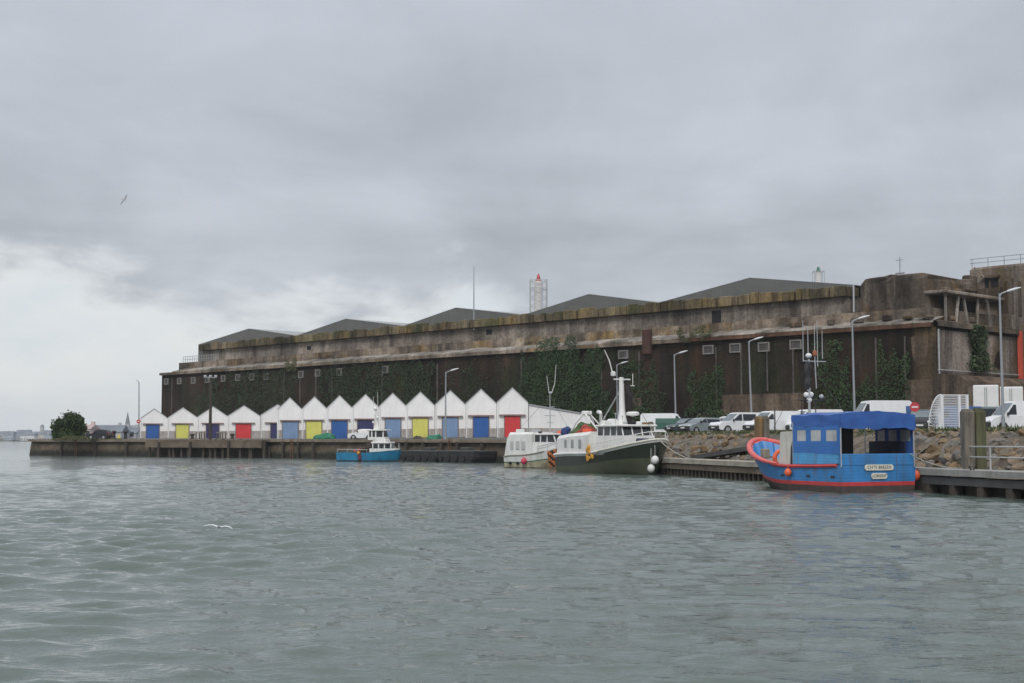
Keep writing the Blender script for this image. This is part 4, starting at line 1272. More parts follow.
def house(loc, w_, d_, h_, rh, wm, rm, label, group, rz=0, wins=True, name="town_house"):
    t = thing(name, label, "house", loc, rz, group)
    m = MB(); m.box((0, 0, h_ / 2), (w_, d_, h_)); m.build("wall", wm, t)
    m = MB(); m.prism([(-d_ / 2 - .3, h_ - .02), (d_ / 2 + .3, h_ - .02), (0, h_ + rh)], 'x', -w_ / 2 - .2, w_ / 2 + .2); rf = m.build("roof", rm, t)
    m = MB(); m.box((w_ * .3, 0, h_ + rh * .9), (.9, .9, 1.8)); m.build("chimney", wm, rf)
    if wins:
        m = MB(); k = max(2, int(w_ / 3))
        for i in range(k):
            for q in range(max(1, int(h_ / 3))):
                m.box((-w_ / 2 + (i + .5) * w_ / k, -d_ / 2 - .02, 1.6 + q * 2.9), (1.1, .1, 1.4))
        m.build("windows", dark_glass, t)
    return t
k = 0
for i in range(46):
    px = r_.uniform(-70, 58); Y = r_.uniform(1505, 1640)
    if i < 8: px = r_.uniform(82, 135)
    p = at(px, 440, Y)
    g_ = 1.0 + (Y - 1500) / 200 * 5.5 + r_.uniform(-.5, .6)
    house((p.x, Y, g_ - .6), r_.uniform(9, 20), r_.uniform(8, 11), r_.uniform(3, 6.5), r_.uniform(2, 3.2), r_.choice(town_w), town_r[0] if r_.random() < .97 else town_r[1], "small hazy house of the town on the far shore across the water", "houses on the far shore", r_.uniform(-.3, .3))
p = at(42, 436, 1600); t = thing("far_tower", "small square tower rising from the hazy town on the far shore at left", "tower", (p.x, 1600, 4))
m = MB(); H = at(42, 426.5, 1600).z - 4; m.box((0, 0, H / 2), (3.6, 3.6, H)); m.build("wall", town_w[1], t)
m = MB(); m.add([(-2, -2, H), (2, -2, H), (2, 2, H), (-2, 2, H), (0, 0, H + 3)], [(0, 1, 4), (1, 2, 4), (2, 3, 4), (3, 0, 4)]); m.build("roof", town_r[0], t)
# nearer roofs and church spire behind the quay point
def near_house(pxa, pxb, pyt, Y, lb, wm, rm, rhf=.5, nm="town_house"):
    a = at(pxa, pyt, Y); b = at(pxb, pyt, Y); H = a.z - 2.4
    return house(((a.x + b.x) / 2, Y, 2.4), b.x - a.x, 9, H * (1 - rhf), H * rhf, wm, rm, lb, None, 0, True, nm)
near_house(96, 125.5, 425, 420, "long grey roofed house behind the dark car on the quay point", town_w[1], town_r[0])
near_house(124, 140, 427, 430, "low grey roofed house under the church spire", town_w[1], town_r[0])
near_house(86, 95, 424.5, 380, "small pinkish white house at the right edge of the round bush", mat("pink_wall", (.60, .47, .45), .9, .15, .3), mat("pink_roof", (.42, .33, .32), .9, .15, .3), .3)
p = at(127.5, 427, 640); t = thing("church", "pointed grey church spire beyond the quay point", "church", (p.x, 640, 2.4))
Ht = at(127.5, 423.5, 640).z - 2.4; Hs = at(127.5, 411.8, 640).z - 2.4
m = MB(); m.box((0, 0, Ht / 2), (1.9, 1.9, Ht)); m.build("tower", town_w[1], t)
m = MB(); ring = [(1.1 * math.cos(math.pi / 4 * q + .39), 1.1 * math.sin(math.pi / 4 * q + .39), Ht) for q in range(8)]
m.loft([ring, [(x * .04, y * .04, Hs) for x, y, _ in ring]], 0, True); m.build("spire", mat("spire_slate", (.20, .21, .22), .8, .2, .5), t)
m = MB(); m.box((4.5, 3, 3.2), (8, 5, 6.4)); m.build("nave", town_w[1], t)

# towers behind the bunker roof
p = at(538.5, 312, 330); t = thing("light_tower", "white cylindrical signal tower with red tip in a lattice cage behind the bunker roof", "tower", (p.x, 330, 3))
H0 = at(538.5, 281, 330).z - 3; Hr = at(538.5, 279.5, 330).z - 3; Ht = at(538.5, 273.5, 330).z - 3
m = MB(); m.lathe((0, 0, 0), [(1.05, 0), (1.0, H0 - .1), (.7, H0)], 0, 14); m.build("column", mat("tower_white", (.66, .64, .63), .5, .08, .3), t)
m = MB()
for x in (-1.95, 1.95):
    for y in (-1.95, 1.95):
        m.tube((x, y, 0), (x, y, H0 + .2), .15, n=6)
for z in (H0 - 7.5, H0 - 1.8, H0 + .1):
    for s in (-1.95, 1.95):
        m.tube((-1.95, s, z), (1.95, s, z), .08, n=5); m.tube((s, -1.95, z), (s, 1.95, z), .08, n=5)
for q in range(5):
    z0_, z1_ = H0 - 10 + q * 2, H0 - 8 + q * 2
    for s in (-1.95, 1.95):
        m.tube((-1.95, s, z0_), (1.95, s, z1_), .05, n=4); m.tube((1.95, s, z0_), (-1.95, s, z1_), .05, n=4)
m.build("lattice_cage", galv, t)
m = MB(); m.lathe((0, 0, 0), [(.75, H0 - 1.6), (.75, H0 + .3), (.5, H0 + .4), (.45, Ht - 1.0), (.3, Ht - .5), (.08, Ht)], 0, 12); m.build("red_lantern", mat("beacon_red", (.42, .05, .05), .5, .15, 1), t)
p = at(818.5, 285, 290); t = thing("light_tower", "small white lantern tower with green top behind the right end of the bunker roof", "tower", (p.x, 290, 3))
H0 = at(818, 272, 290).z - 3
m = MB(); m.lathe((0, 0, 0), [(.8, 0), (.78, H0)], 0, 12); m.build("column", MATS["tower_white"], t)
m = MB()
for x in (-1.0, 1.0):
    for y in (-1.0, 1.0): m.tube((x, y, H0 - 8), (x, y, H0 + .2), .07, n=5)
for z in (H0 - 2.5, H0 + .1):
    for s in (-1.0, 1.0): m.tube((-1.0, s, z), (1.0, s, z), .06, n=5); m.tube((s, -1.0, z), (s, 1.0, z), .06, n=5)
m.build("lattice_cage", galv, t)
m = MB(); m.lathe((0, 0, 0), [(.5, H0), (.5, H0 + .4), (.3, H0 + .5), (.28, H0 + .9), (.1, H0 + 1.1)], 0, 10); m.build("green_lantern", mat("beacon_green", (.04, .17, .11), .5, .15, 1), t)
a = at(473.6, 266.5, 226); b = at(473.8, 330, 226)
m = MB(); m.path([(0, 0, 0), (0, 0, (a.z - b.z) * .5), (0, 0, a.z - b.z)], [.11, .09, .05], 0, 6); tag(m.build("antenna_mast", lamp_grey, loc=(b.x, 226, b.z)), "tall thin antenna mast standing on the bunker roof above the shed row", "antenna")

# ------------------------------------------------------------------ gulls
gull_w = mat("gull_white", (.72, .72, .72), .7, .06, 6); gull_g = mat("gull_grey", (.22, .23, .25), .7, .15, 6)
gull_g2 = mat('gull_pale', (.42, .43, .43), .7, .2, 6)
def gull(name, label, loc, rot, span, body, wing, low=False):
    m = MB(); L = span * .42
    rings = []
    for u, rr2 in ((-.5, .01), (-.38, .05), (-.15, .11), (.1, .12), (.3, .08), (.38, .075), (.46, .05), (.52, .015)):
        rings.append([(u * L, rr2 * L * math.cos(q * math.pi / 4), rr2 * L * math.sin(q * math.pi / 4) * .9 + (.04 * L if u > .25 else 0)) for q in range(8)])
    m.loft(rings, 0, True, True)
    for s in (-1, 1):
        prof = [(0.0, .07, .14, 0), (.22, .06, .13, .09), (.38, .04, .10, .06), (.5, -.06, .03, -.02)]
        rg = []
        for d, xo, ch, z in prof:
            zz = z * span * (.5 if low else 1)
            rg.append([(xo * span + ch * span * .5, s * (d * span + .02 * span), zz), (xo * span, s * (d * span + .02 * span), zz + .012 * span), (xo * span - ch * span * .5, s * (d * span + .02 * span), zz), (xo * span, s * (d * span + .02 * span), zz - .006 * span)])
        m.loft(rg, 1, True, True)
    m.add([(-.5 * L, -.05 * L, 0), (-.5 * L, .05 * L, 0), (-.75 * L, .13 * L, 0), (-.75 * L, -.13 * L, 0), (-.62 * L, 0, .03 * L)], [(0, 1, 4), (1, 2, 4), (2, 3, 4), (3, 0, 4), (3, 2, 1, 0)], 0)
    o = m.build(name, [body, wing]); o.location = loc; o.rotation_euler = rot
    return tag(o, label, "bird")
p = at(124, 199.5, 130); gull("gull", "gull gliding alone high in the grey sky at left", p, (1.0, .25, -.2), 1.25, gull_g2, gull_g)
p = at(218.5, 537, 36); p.z = .13
gull("gull", "gull with spread pale wings low on the open water", (p.x, 36, .26), (.08, -.1, 1.45), .72, gull_g, gull_w, True)
# ------------------------------------------------------------------ vehicles
def vehicle(label, cat, loc, heading, paint, lower, upper, W, belt, wheels, wr_, wins, wind, name, roofcol=None, inset=.13, group=None, bumper=None, panel=None, back=None):
    """x forward; lower/upper are side profiles (x,z); heading = world angle of +x"""
    t = thing(name, label, cat, loc, heading, group)
    h = W / 2
    zt = max(p[1] for p in upper)
    def hw(z):
        return h - .015 if z <= belt else h - .015 - inset * (z - belt) / (zt - belt)
    m = MB()
    # lower body with slight chamfer at the sills
    n = len(lower)
    rings = []
    cxm = sum(p[0] for p in lower) / n; czm = sum(p[1] for p in lower) / n
    for y, k in ((-h, .985), (-h + .05, 1.0), (h - .05, 1.0), (h, .985)):
        rings.append([(cxm + (p[0] - cxm) * k, y, czm + (p[1] - czm) * k) for p in lower])
    m.loft(rings, 0, True)
    u = [(x, -hw(z), z) for x, z in upper]; v = [(x, hw(z), z) for x, z in upper]
    m.loft([u, v], 0, True)
    m.build("body", paint, t)
    if roofcol:
        top = [p for p in upper if p[1] > zt - .32]
        mm = MB()
        rp = sorted(top)
        mm.loft([[(x, -hw(z) - .012, z + .012) for x, z in top], [(x, hw(z) + .012, z + .012) for x, z in top]], 0, True)
        mm.build("roof", roofcol, t)
    for poly in wins:
        for s in (-1, 1):
            m = MB(); m.add([(x, s * (hw(z) + .012), z) for x, z in poly] + [(x, s * (hw(z) - .02), z) for x, z in poly], [tuple(range(len(poly)))] + [(i, (i + 1) % len(poly), len(poly) + (i + 1) % len(poly), len(poly) + i) for i in range(len(poly))])
            m.build("side_window", dark_glass, t)
    for (xa, za), (xb, zb), nm in wind:
        dx, dz = xb - xa, zb - za; L = math.hypot(dx, dz); nx_, nz_ = -dz / L, dx / L
        if (nx_ > 0) != (nm == "windscreen"): nx_, nz_ = -nx_, -nz_
        a = (xa + dx * .06 + nx_ * .014, za + dz * .06 + nz_ * .014); b = (xa + dx * .92 + nx_ * .014, za + dz * .92 + nz_ * .014)
        m = MB(); m.add([(a[0], -hw(za) + .09, a[1]), (a[0], hw(za) - .09, a[1]), (b[0], hw(zb) - .09, b[1]), (b[0], -hw(zb) + .09, b[1])], [(0, 1, 2, 3)])
        m.build(nm, pale_glass if nm == "windscreen" else dark_glass, t)
    for x in wheels:
        for s in (-1, 1):
            m = MB(); m.tube((x, s * (h - .25), wr_), (x, s * (h + .004), wr_ + .02), wr_ + .08, None, 0, 20); m.build("wheel_arch", black_plastic, t)
            wt = thing_part("wheel", t)
            m = MB(); m.tube((x, s * (h - .2), wr_), (x, s * (h + .02), wr_), wr_, None, 0, 20); ty = m.build("tyre", black_rubber, wt)
            m = MB(); m.tube((x, s * (h - .1), wr_), (x, s * (h + .035), wr_), wr_ * .62, wr_ * .55, 0, 14); m.build("rim", grey_metal, wt)
    xf = max(p[0] for p in lower); xb = min(p[0] for p in lower)
    zf = belt
    fz = max(p[1] for p in lower if p[0] > xf - .12)
    bm_ = bumper or black_plastic
    m = MB(); m.cbox((xf + .0, 0, .48), (.22, W * .96, .36), 0, .05); m.build("bumper", bm_, t)
    m = MB(); m.cbox((xb - .0, 0, .50), (.2, W * .96, .3), 0, .05); m.build("bumper", bm_, t)
    for s in (-1, 1):
        m = MB(); m.ball((xf - .10, s * (h - .26), fz - .02), .13, 0, 10, (1, 1.5, .9)); m.build("headlight", lamp_lens, t)
        m = MB(); m.cbox((xb + .005, s * (h - .12), belt - .05), (.08, .16, .42), 0, .02); m.build("tail_light", red_light, t)
        mx = wind[0][0][0] - .25 if wind else xf - 1.4
        m = MB(); m.cbox((mx, s * (h + .1), belt + .12), (.12, .2, .22), 0, .03); m.build("mirror", black_plastic, t)
    m = MB(); m.box((xf + .12, 0, .5), (.02, .5, .11)); m.build("number_plate", white_plastic, t)
    if panel:
        for s in (-1, 1):
            m = MB(); xa_ = min(p[0] for p in panel[0]); xb_ = max(p[0] for p in panel[0]); zl_ = min(p[1] for p in panel[0]); zh_ = max(p[1] for p in panel[0]); zm_ = max(zl_, belt + .02)
            if zl_ < belt: m.add([(xa_, s * (h + .012), zl_), (xb_, s * (h + .012), zl_), (xb_, s * (h + .012), zm_), (xa_, s * (h + .012), zm_)], [(0, 1, 2, 3)])
            m.add([(xa_, s * (hw(zm_) + .014), zm_), (xb_, s * (hw(zm_) + .014), zm_), (xb_, s * (hw(zh_) + .014), zh_), (xa_, s * (hw(zh_) + .014), zh_)], [(0, 1, 2, 3)]); m.build("side_panel", panel[1], t)
    return t
def thing_part(name, parent):
    o = bpy.data.objects.new(name, None); COL.objects.link(o); o.parent = parent
    return o
def van_args(L=4.9, H=1.97):
    a = L / 2
    lower = [(-a, .32), (-a, 1.08), (a - .95, 1.08), (a - .25, .93), (a, .72), (a, .30), (a - .3, .24), (-a + .2, .24)]
    upper = [(-a + .02, 1.05), (-a + .06, H - .15), (-a + .22, H), (a - 2.05, H), (a - 1.75, H - .06), (a - .92, 1.05)]
    wins = [[(a - 1.15, 1.14), (a - 1.85, 1.14), (a - 1.85, H - .28), (a - 1.68, H - .26)]]
    wind = [((a - .94, 1.08), (a - 1.73, H - .08), "windscreen")]
    return dict(lower=lower, upper=upper, W=1.92, belt=1.07, wheels=(a - .85, -a + .95), wr_=.33, wins=wins, wind=wind)
def car_args(L=4.1, H=1.46, hatch=True):
    a = L / 2
    lower = [(-a + .03, .3), (-a, .75), (-a + .1, .92), (a - 1.05, .92), (a - .25, .78), (a, .62), (a, .3), (a - .2, .2), (-a + .2, .2)]
    upper = [(-a + .08, .89), (-a + .38, H - .10), (-a + .7, H - .01), (-.1, H), (.32, H - .08), (a - .98, .89)]
    wins = [[(a - 1.25, .96), (.02, .96), (.02, H - .14), (.26, H - .14)], [(-.06, .96), (-a + .42, .96), (-a + .58, H - .16), (-.06, H - .13)]]
    wind = [((a - 1.0, .92), (.34, H - .09), "windscreen"), ((-a + .12, .98), (-a + .37, H - .12), "rear_window")]
    return dict(lower=lower, upper=upper, W=1.72, belt=.91, wheels=(a - .75, -a + .7), wr_=.31, wins=wins, wind=wind)
def suv_args(L=4.5, H=1.78):
    a = L / 2
    lower = [(-a + .03, .38), (-a, .9), (-a + .03, 1.04), (a - 1.2, 1.04), (a - .2, .96), (a, .75), (a, .36), (a - .2, .28), (-a + .2, .28)]
    upper = [(-a + .03, 1.01), (-a + .2, H - .08), (-a + .4, H), (-.05, H), (.25, H - .05), (a - 1.15, 1.01)]
    wins = [[(a - 1.4, 1.1), (-.02, 1.1), (-.02, H - .16), (.2, H - .16)], [(-.12, 1.1), (-a + .9, 1.1), (-a + .9, H - .15), (-.12, H - .15)]]
    wind = [((a - 1.17, 1.04), (.27, H - .06), "windscreen"), ((-a + .05, 1.1), (-a + .19, H - .1), "rear_window")]
    return dict(lower=lower, upper=upper, W=1.8, belt=1.03, wheels=(a - .85, -a + .8), wr_=.35, wins=wins, wind=wind)
G = "vehicles parked above the boulder bank"
def park(px, Y): return (at(px, 432, Y).x, Y, 3.0)
D = math.radians
silver = mat("silver_paint", (.33, .37, .38), .35, .06, 1, metallic=.4)
slate_p = mat("slate_paint", (.05, .075, .085), .3, .1, 1); dark_p = mat("dark_paint", (.015, .016, .02), .3, .15, 1); rose_p = mat("rose_paint", (.40, .33, .33), .4, .08, 1, metallic=.3)
green_p = mat("green_panel", (.035, .115, .085), .5, .1, 1); blue_p = mat("van_blue", (.045, .11, .27), .4, .1, 1)
va = van_args(5.4, 2.05)
va["panel"] = ([(1.35, .45), (-1.15, .45), (-1.15, 1.55), (1.15, 1.55)], green_p)
vehicle("tall white and green van parked behind the first street lamp and the trawler's bow", "van", park(668, 140), D(-12), van_white, roofcol=None, name="parked_van", group=G, **va)
vehicle("dark slate car nosing out in front of the white and green van", "car", park(688, 131), D(205), slate_p, name="parked_car", group=G, **car_args(4.0, 1.45))
vehicle("pale silver car between the slate car and the white off-roader", "car", park(701, 126.5), D(215), silver, name="parked_car", group=G, **car_args(4.2, 1.42))
vehicle("rosy grey car with dark front half hidden behind the white off-roader's nose", "car", park(716, 128.5), D(222), rose_p, name="parked_car", group=G, **car_args(4.0, 1.4))
vehicle("white hatchback seen behind the rosy grey car", "car", park(727, 136), D(205), van_white, name="parked_car", group=G, **car_args(4.0, 1.7))
vehicle("white off-roader with a black bumper and dark side windows", "car", park(737, 124), D(203), van_white, name="parked_car", group=G, **suv_args(4.7, 1.84))
vehicle("white van with a black bumper nosing behind the brown mooring pile", "van", park(773, 118.5), D(203), van_white, name="parked_van", group=G, **van_args(4.7, 1.86))
vehicle("long white van half hidden by the blue boat's wheelhouse", "van", park(812, 119), D(197), van_white, name="parked_van", group=G, **van_args(5.2, 2.0))
va = van_args(5.2, 2.42); va["panel"] = ([(-2.05, 1.35), (-2.45, 1.35), (-2.45, 2.0), (-2.05, 2.0)], blue_p)
vehicle("tall white van with a blue mark at the rear, above the blue awning", "van", park(876, 107), D(184), van_white, name="parked_van", group=G, **va)
vehicle("white panel van with a dark cab window, behind the far right street lamp", "van", park(1019, 95.5), D(187), van_white, name="parked_van", group=G, **van_args(4.9, 2.08))
vehicle("dark car parked right of the blue awning, near the round red sign", "car", park(922, 104), D(250), dark_p, name="parked_car", group=G, **suv_args(4.4, 1.7))
vehicle("blue van behind the white mesh fence", "van", park(950, 106), D(186), blue_p, name="parked_van", group=G, **van_args(4.6, 1.95))
vehicle("grey green car with its windscreen showing above the mossy mooring pile", "car", park(975, 107), D(190), mat("grey_green", (.20, .25, .25), .35, .08, 1, metallic=.2), name="parked_car", group=G, **suv_args(4.5, 1.95))
vehicle("black car parked on the left tip of the quay beside the round bush", "car", (at(99.5, 437, 208).x, 208, 2.45), D(172), dark_p, name="parked_car", **car_args(3.4, 1.45))
pk_ = at(361, 438, 175)
vehicle("small white pickup on the quay behind the little blue boat", "car", (at(362, 438, 176).x, 176, 2.42), D(176), van_white, name="parked_car", **car_args(3.4, 1.32))
# low dark vehicles at the wall foot behind
for i, (px, lb) in enumerate(((770, "dark car roof in the back row behind the white vans, left of the mast"), (800, "dark car roof in the back row directly behind the boat's mast"), (838, "dark car roof in the back row, right of the mast"))):
    vehicle(lb, "car", park(px, 138), D(185), dark_p, name="parked_car", group="dark cars in the back row", **suv_args(4.3, 2.02 if i != 1 else 1.9))
# box trailers
for i, (pa, pb, lb) in enumerate(((973, 998, "white box trailer, the left one of two, behind the white panel van"), (998.5, 1022.5, "white box trailer with ribbed doors, the right one of two at far right"))):
    Y = 122; a = at(pa, 385, Y); b = at(pb, 385, Y); Wt = b.x - a.x - .08; zt = a.z - 3.0 - (.15 if i else 0)
    t = thing("box_trailer", lb, "trailer", ((a.x + b.x) / 2, Y, 3.0), -.345)
    m = MB(); m.cbox((0, 3.4, zt / 2 + .5), (Wt, 6.8, zt - 1.0), 0, .05); m.build("box_body", van_white, t)
    m = MB(); m.box((0, 3.4, .85), (Wt * .8, 6.4, .25)); m.build("chassis", black_plastic, t)
    for s in (-1, 1):
        m = MB(); m.box((s * Wt * .25, -.03, zt / 2 + .5), (Wt * .46, .05, zt - 1.2)); dr = m.build("rear_door", white_plastic, t)
        m = MB(); m.tube((s * .08, -.09, 1.2), (s * .08, -.09, zt - .2), .03, n=6); m.build("lock_bar", galv, dr)
        for yy in (1.4, 2.6):
            m = MB(); m.tube((s * (Wt / 2 - .35), yy, .5), (s * (Wt / 2 - .05), yy, .5), .5, None, 0, 18); m.build("wheel", black_rubber, t)
    m = MB(); m.box((-Wt / 2 + .08, -.045, zt / 2 + .5), (.1, .06, zt - 1.0)); m.build("corner_post", rust if i else white_plastic, t)

# no-entry sign
p = at(914.5, 407, 93); t = thing("road_sign", "round red no entry sign on a pole right of the blue awning", "sign", (p.x, 93, 3.0))
H = p.z - 3.0
m = MB(); m.tube((0, 0, 0), (0, 0, H + .2), .035); m.build("pole", galv, t)
m = MB(); m.tube((0, -.04, H), (0, -.065, H), .32, None, 0, 20); sg = m.build("sign_face", mat("sign_red", (.5, .05, .06)), t)
m = MB(); m.box((0, -.075, H), (.42, .012, .1)); m.build("sign_bar", white_plastic, sg)

# mesh fence with fan-shaped guard
Y = 84.0
a = at(942, 432, Y); zb = a.z; zt = at(942, 394.5, Y).z; Hf = zt - 2.85
fw = mat("fence_white", (.70, .71, .72), .45, .05, 2)
t = thing("mesh_fence", "white mesh fence with a fan shaped guard of radiating bars at its left end", "fence", (a.x, Y, 2.85), 0.05)
def post(x): 
    m = MB(); m.box((x, 0, Hf / 2), (.14, .14, Hf)); m.build("post", fw, t)
post(0); m = MB(); m.box((at(943.2, 432, Y).x - a.x, .02, Hf / 2), (.1, .1, Hf - .1)); m.build("post", fw, t)
xr1 = at(959.5, 400, Y).x - a.x; xr2 = at(967.5, 400, Y).x - a.x
post(xr1); post(xr2)
m = MB(); R_ = at(928.5, 430, Y).x - a.x; n = 17
arc = [(R_ * math.sin(q * math.pi / 2 / n * 1.0) * 1.0, 0, Hf * (.02 + .98 * math.cos(q * math.pi / 2 / n))) for q in range(n + 1)]
m.path(arc, .03, 0, 6); 
for q in range(1, n + 1):
    m.tube((0, 0, Hf * .12), arc[q], .018, n=5)
for q in range(2, n + 1, 1):
    pa = arc[q]; m.tube((0, 0, pa[2] * .98 + .02), pa, .014, n=5)
m.build("fan_guard", fw, t)
m = MB()
for q in range(15):
    z = .15 + (Hf - .25) * q / 14; m.tube((.06, 0, z), (xr2, 0, z), .014, n=4)
for q in range(24):
    x = .1 + (xr2 - .15) * q / 23; m.tube((x, 0, .1), (x, 0, Hf - .06), .011, n=4)
m.build("mesh_panel", fw, t)
m = MB(); m.tube((-.05, 0, Hf - .03), (xr2, 0, Hf - .03), .03, n=6); m.build("top_rail", fw, t)
# lamp-post side details: thin black post at x=778
p = at(775, 432, 100); Hs = at(775, 408, 100).z - 3.0
m = MB(); m.path([(0, 0, 0), (0, 0, Hs * .6), (0, 0, Hs)], [.05, .045, .04], 0, 8); tag(m.build("thin_post", black_plastic, loc=(p.x, 100, 3.0)), "thin dark post standing in front of the long white van", "post")
# ------------------------------------------------------------------ boats
def smooth(a, b, x):
    t = max(0, min(1, (x - a) / (b - a))); return t * t * (3 - 2 * t)
class Hull:
    def __init__(s, L, B, zs, zm, zb, tm=.35, stern=.9, full=.55, pw=2.2, rake=.9, draft=.5, wlb=.45, wla=.9):
        s.L, s.B, s.draft = L, B, draft
        def sheer(t):
            return zm + (zs - zm) * max(0, (tm - t) / tm) ** 2 if t < tm else zm + (zb - zm) * ((t - tm) / (1 - tm)) ** 2
        def half(t):
            if t < .4: return B / 2 * (stern + (1 - stern) * smooth(0, .4, t))
            if t < full: return B / 2
            q = min(1, (t - full) / (1 - full)); return max(.035, B / 2 * max(0, (1 - q ** pw)) ** .62)
        s.sheer, s.half = sheer, half
        def wl(t): return wla + (wlb - wla) * smooth(.35, 1, t)
        def hb(t, z):
            zs_ = sheer(t); b = half(t)
            if z >= 0: return b * (wl(t) + (1 - wl(t)) * min(1.05, max(0, z / zs_)) ** .75)
            return b * wl(t) * math.sqrt(max(0, 1 + z / (draft * 1.02)))
        s.hb = hb
        s.px = lambda t, z: t * L - rake * max(0, (1 - z / zb)) * t ** 5
    def p(s, t, z, side=1, o=0.0):
        return (s.px(t, z), side * (s.hb(t, z) + o), z)
    def ts(s, n=30):
        return [1 - (1 - i / n) ** 1.5 for i in range(n + 1)]
    def mesh(s, rows, bands, deck=.6, n=30, rail=.12, deck_m=0, in_m=0, top_m=0, transom=None):
        """rows: functions t->z from the keel up; bands[i]: material of the band between row i and i+1"""
        mb_ = MB(); T = s.ts(n)
        k = len(rows)
        for side in (1, -1):
            V = [[s.p(t, r(t), side) for r in rows] for t in T]
            flat = [p for c in V for p in c]
            for j in range(k - 1):
                o = len(mb_.v)
                fs = [(i * k + j, (i + 1) * k + j, (i + 1) * k + j + 1, i * k + j + 1) for i in range(n)]
                # keep only used verts simple: add per band
                vs = []; ff = []
                for i in range(n + 1): vs += [V[i][j], V[i][j + 1]]
                ff = [(2 * i, 2 * i + 2, 2 * i + 3, 2 * i + 1) for i in range(n)]
                mb_.add(vs, ff, bands[j], True)
            # rail cap, inner bulwark, deck half
            vs = []
            for t in T:
                z = s.sheer(t); b = s.hb(t, z); x = s.px(t, z); bi = max(0, b - rail); xi = x - (rail * 1.3 if t > .97 else 0)
                zd = z - deck
                vs += [(x, side * b, z), (xi, side * bi, z), (s.px(t, zd) - (rail if t > .97 else 0), side * max(0, min(bi, s.hb(t, zd) - rail)), zd), (s.px(t, zd) - (rail if t > .97 else 0), 0, zd + .03)]
            ff = []; mm = []
            for j, m_ in ((0, top_m), (1, in_m), (2, deck_m)):
                mb_.add([vs[i * 4 + j + d] for i in range(n + 1) for d in (0, 1)], [(2 * i, 2 * i + 2, 2 * i + 3, 2 * i + 1) for i in range(n)], m_, False)
        # transom
        tb = transom or bands
        for j in range(k - 1):
            a, b = rows[j](0), rows[j + 1](0)
            mb_.add([s.p(0, a, -1), s.p(0, a, 1), s.p(0, b, 1), s.p(0, b, -1)], [(0, 1, 2, 3)], tb[j])
        # keel strip closed by the bow
        return mb_
    def line(s, dz, side, t0, t1, n=24, o=0.0, absz=None):
        out = []
        for i in range(n + 1):
            t = t0 + (t1 - t0) * i / n
            z = absz(t) if absz else s.sheer(t) + dz
            out.append(s.p(t, z, side, o))
        return out
def boat(name, label, x, y, head, cat="boat"):
    return thing(name, label, cat, (x, y, 0), head)

# ---- the blue boat at right
hb_blue = mat("hull_blue", (.045, .225, .53), .45, .14, 1.2, dirt=(.075, .12, .17), dirt_amt=.55)
hb_pale = mat("hull_blue_pale", (.075, .32, .62), .45, .10, 1.2, dirt=(.06, .2, .36), dirt_amt=.4)
hb_red = mat("hull_red", (.56, .055, .055), .5, .12, 1.2, dirt=(.25, .05, .05), dirt_amt=.4)
rim_red = mat("rim_red", (.66, .115, .11), .5, .12, 1.2, dirt=(.36, .12, .10), dirt_amt=.4)
hb_bottom = mat("hull_bottom", (.075, .055, .05), .8, .3, 1.2, dirt=(.03, .035, .03))
tarp_blue = mat("tarp_blue", (.030, .105, .36), .55, .15, 1.5, bmp=.3)
canvas_blue = mat("canvas_blue", (.035, .15, .44), .55, .12, 1.2)
clear_pvc = mat("clear_window", (.38, .39, .40), .2, .3, 1.2)
deck_grey = mat("deck_grey", (.22, .22, .21), .8, .25, 1.5, dirt=(.1, .08, .06))
def planked(m_, amount=.82, pitch=.15):
    """dark seams between the planks, along the hull"""
    nt_ = m_.node_tree; b_ = nt_.nodes["Principled BSDF"]; src = b_.inputs["Base Color"].links[0].from_socket
    tc_ = N(nt_, "ShaderNodeTexCoord"); sp = N(nt_, "ShaderNodeSeparateXYZ"); nt_.links.new(tc_.outputs["Object"], sp.inputs[0])
    nz = noise(nt_, .5, 2, .5)
    md = N(nt_, "ShaderNodeMath", operation='MULTIPLY_ADD'); nt_.links.new(nz.outputs["Fac"], md.inputs[0]); md.inputs[1].default_value = .12; nt_.links.new(sp.outputs[2], md.inputs[2])
    dv = N(nt_, "ShaderNodeMath", operation='MODULO'); nt_.links.new(md.outputs[0], dv.inputs[0]); dv.inputs[1].default_value = pitch
    r_ = ramp(nt_, dv.outputs[0], [(0.0, amount), (.02, amount), (.035, 1.0)])
    nt_.links.new(mix(nt_, 1.0, src, r_.outputs[0], "MULTIPLY"), b_.inputs["Base Color"])
    # rust runs
    rn_ = noise(nt_, 3.0, 4, .6, mscale=(1, 1, .10)); rp = ramp(nt_, rn_.outputs["Fac"], [(.62, 0.0), (.74, .55)])
    src = b_.inputs["Base Color"].links[0].from_socket
    nt_.links.new(mix(nt_, rp.outputs[0], src, (.14, .075, .04)), b_.inputs["Base Color"])
planked(hb_blue)
planked(hb_pale)
HA = D(90 + 26)
b1 = boat("fishing_boat", "bright blue wooden fishing boat with red rim and dark blue awning at the right jetty", 17.2, 66.0, HA)
H1 = Hull(9.3, 4.62, 1.30, 1.22, 2.42, tm=.42, stern=.985, full=.52, pw=2.4, rake=1.25, draft=.55, wlb=.36, wla=.95)
lowz = lambda t: .42 + .42 * smooth(.45, 1, t) ** 1.3
rows = [lambda t: -.5, lambda t: 0.0, lambda t: .17 + .2 * smooth(.5, 1, t), lambda t: lowz(t) - .1, lambda t: lowz(t) + .08, lambda t: (lowz(t) + H1.sheer(t)) / 2, lambda t: H1.sheer(t) - .02, lambda t: H1.sheer(t)]
hm = H1.mesh(rows, [4, 4, 4, 2, 0, 0, 0], deck=.75, rail=.16, deck_m=5, in_m=0, top_m=3, transom=[4, 4, 4, 2, 0, 0, 0], n=36)
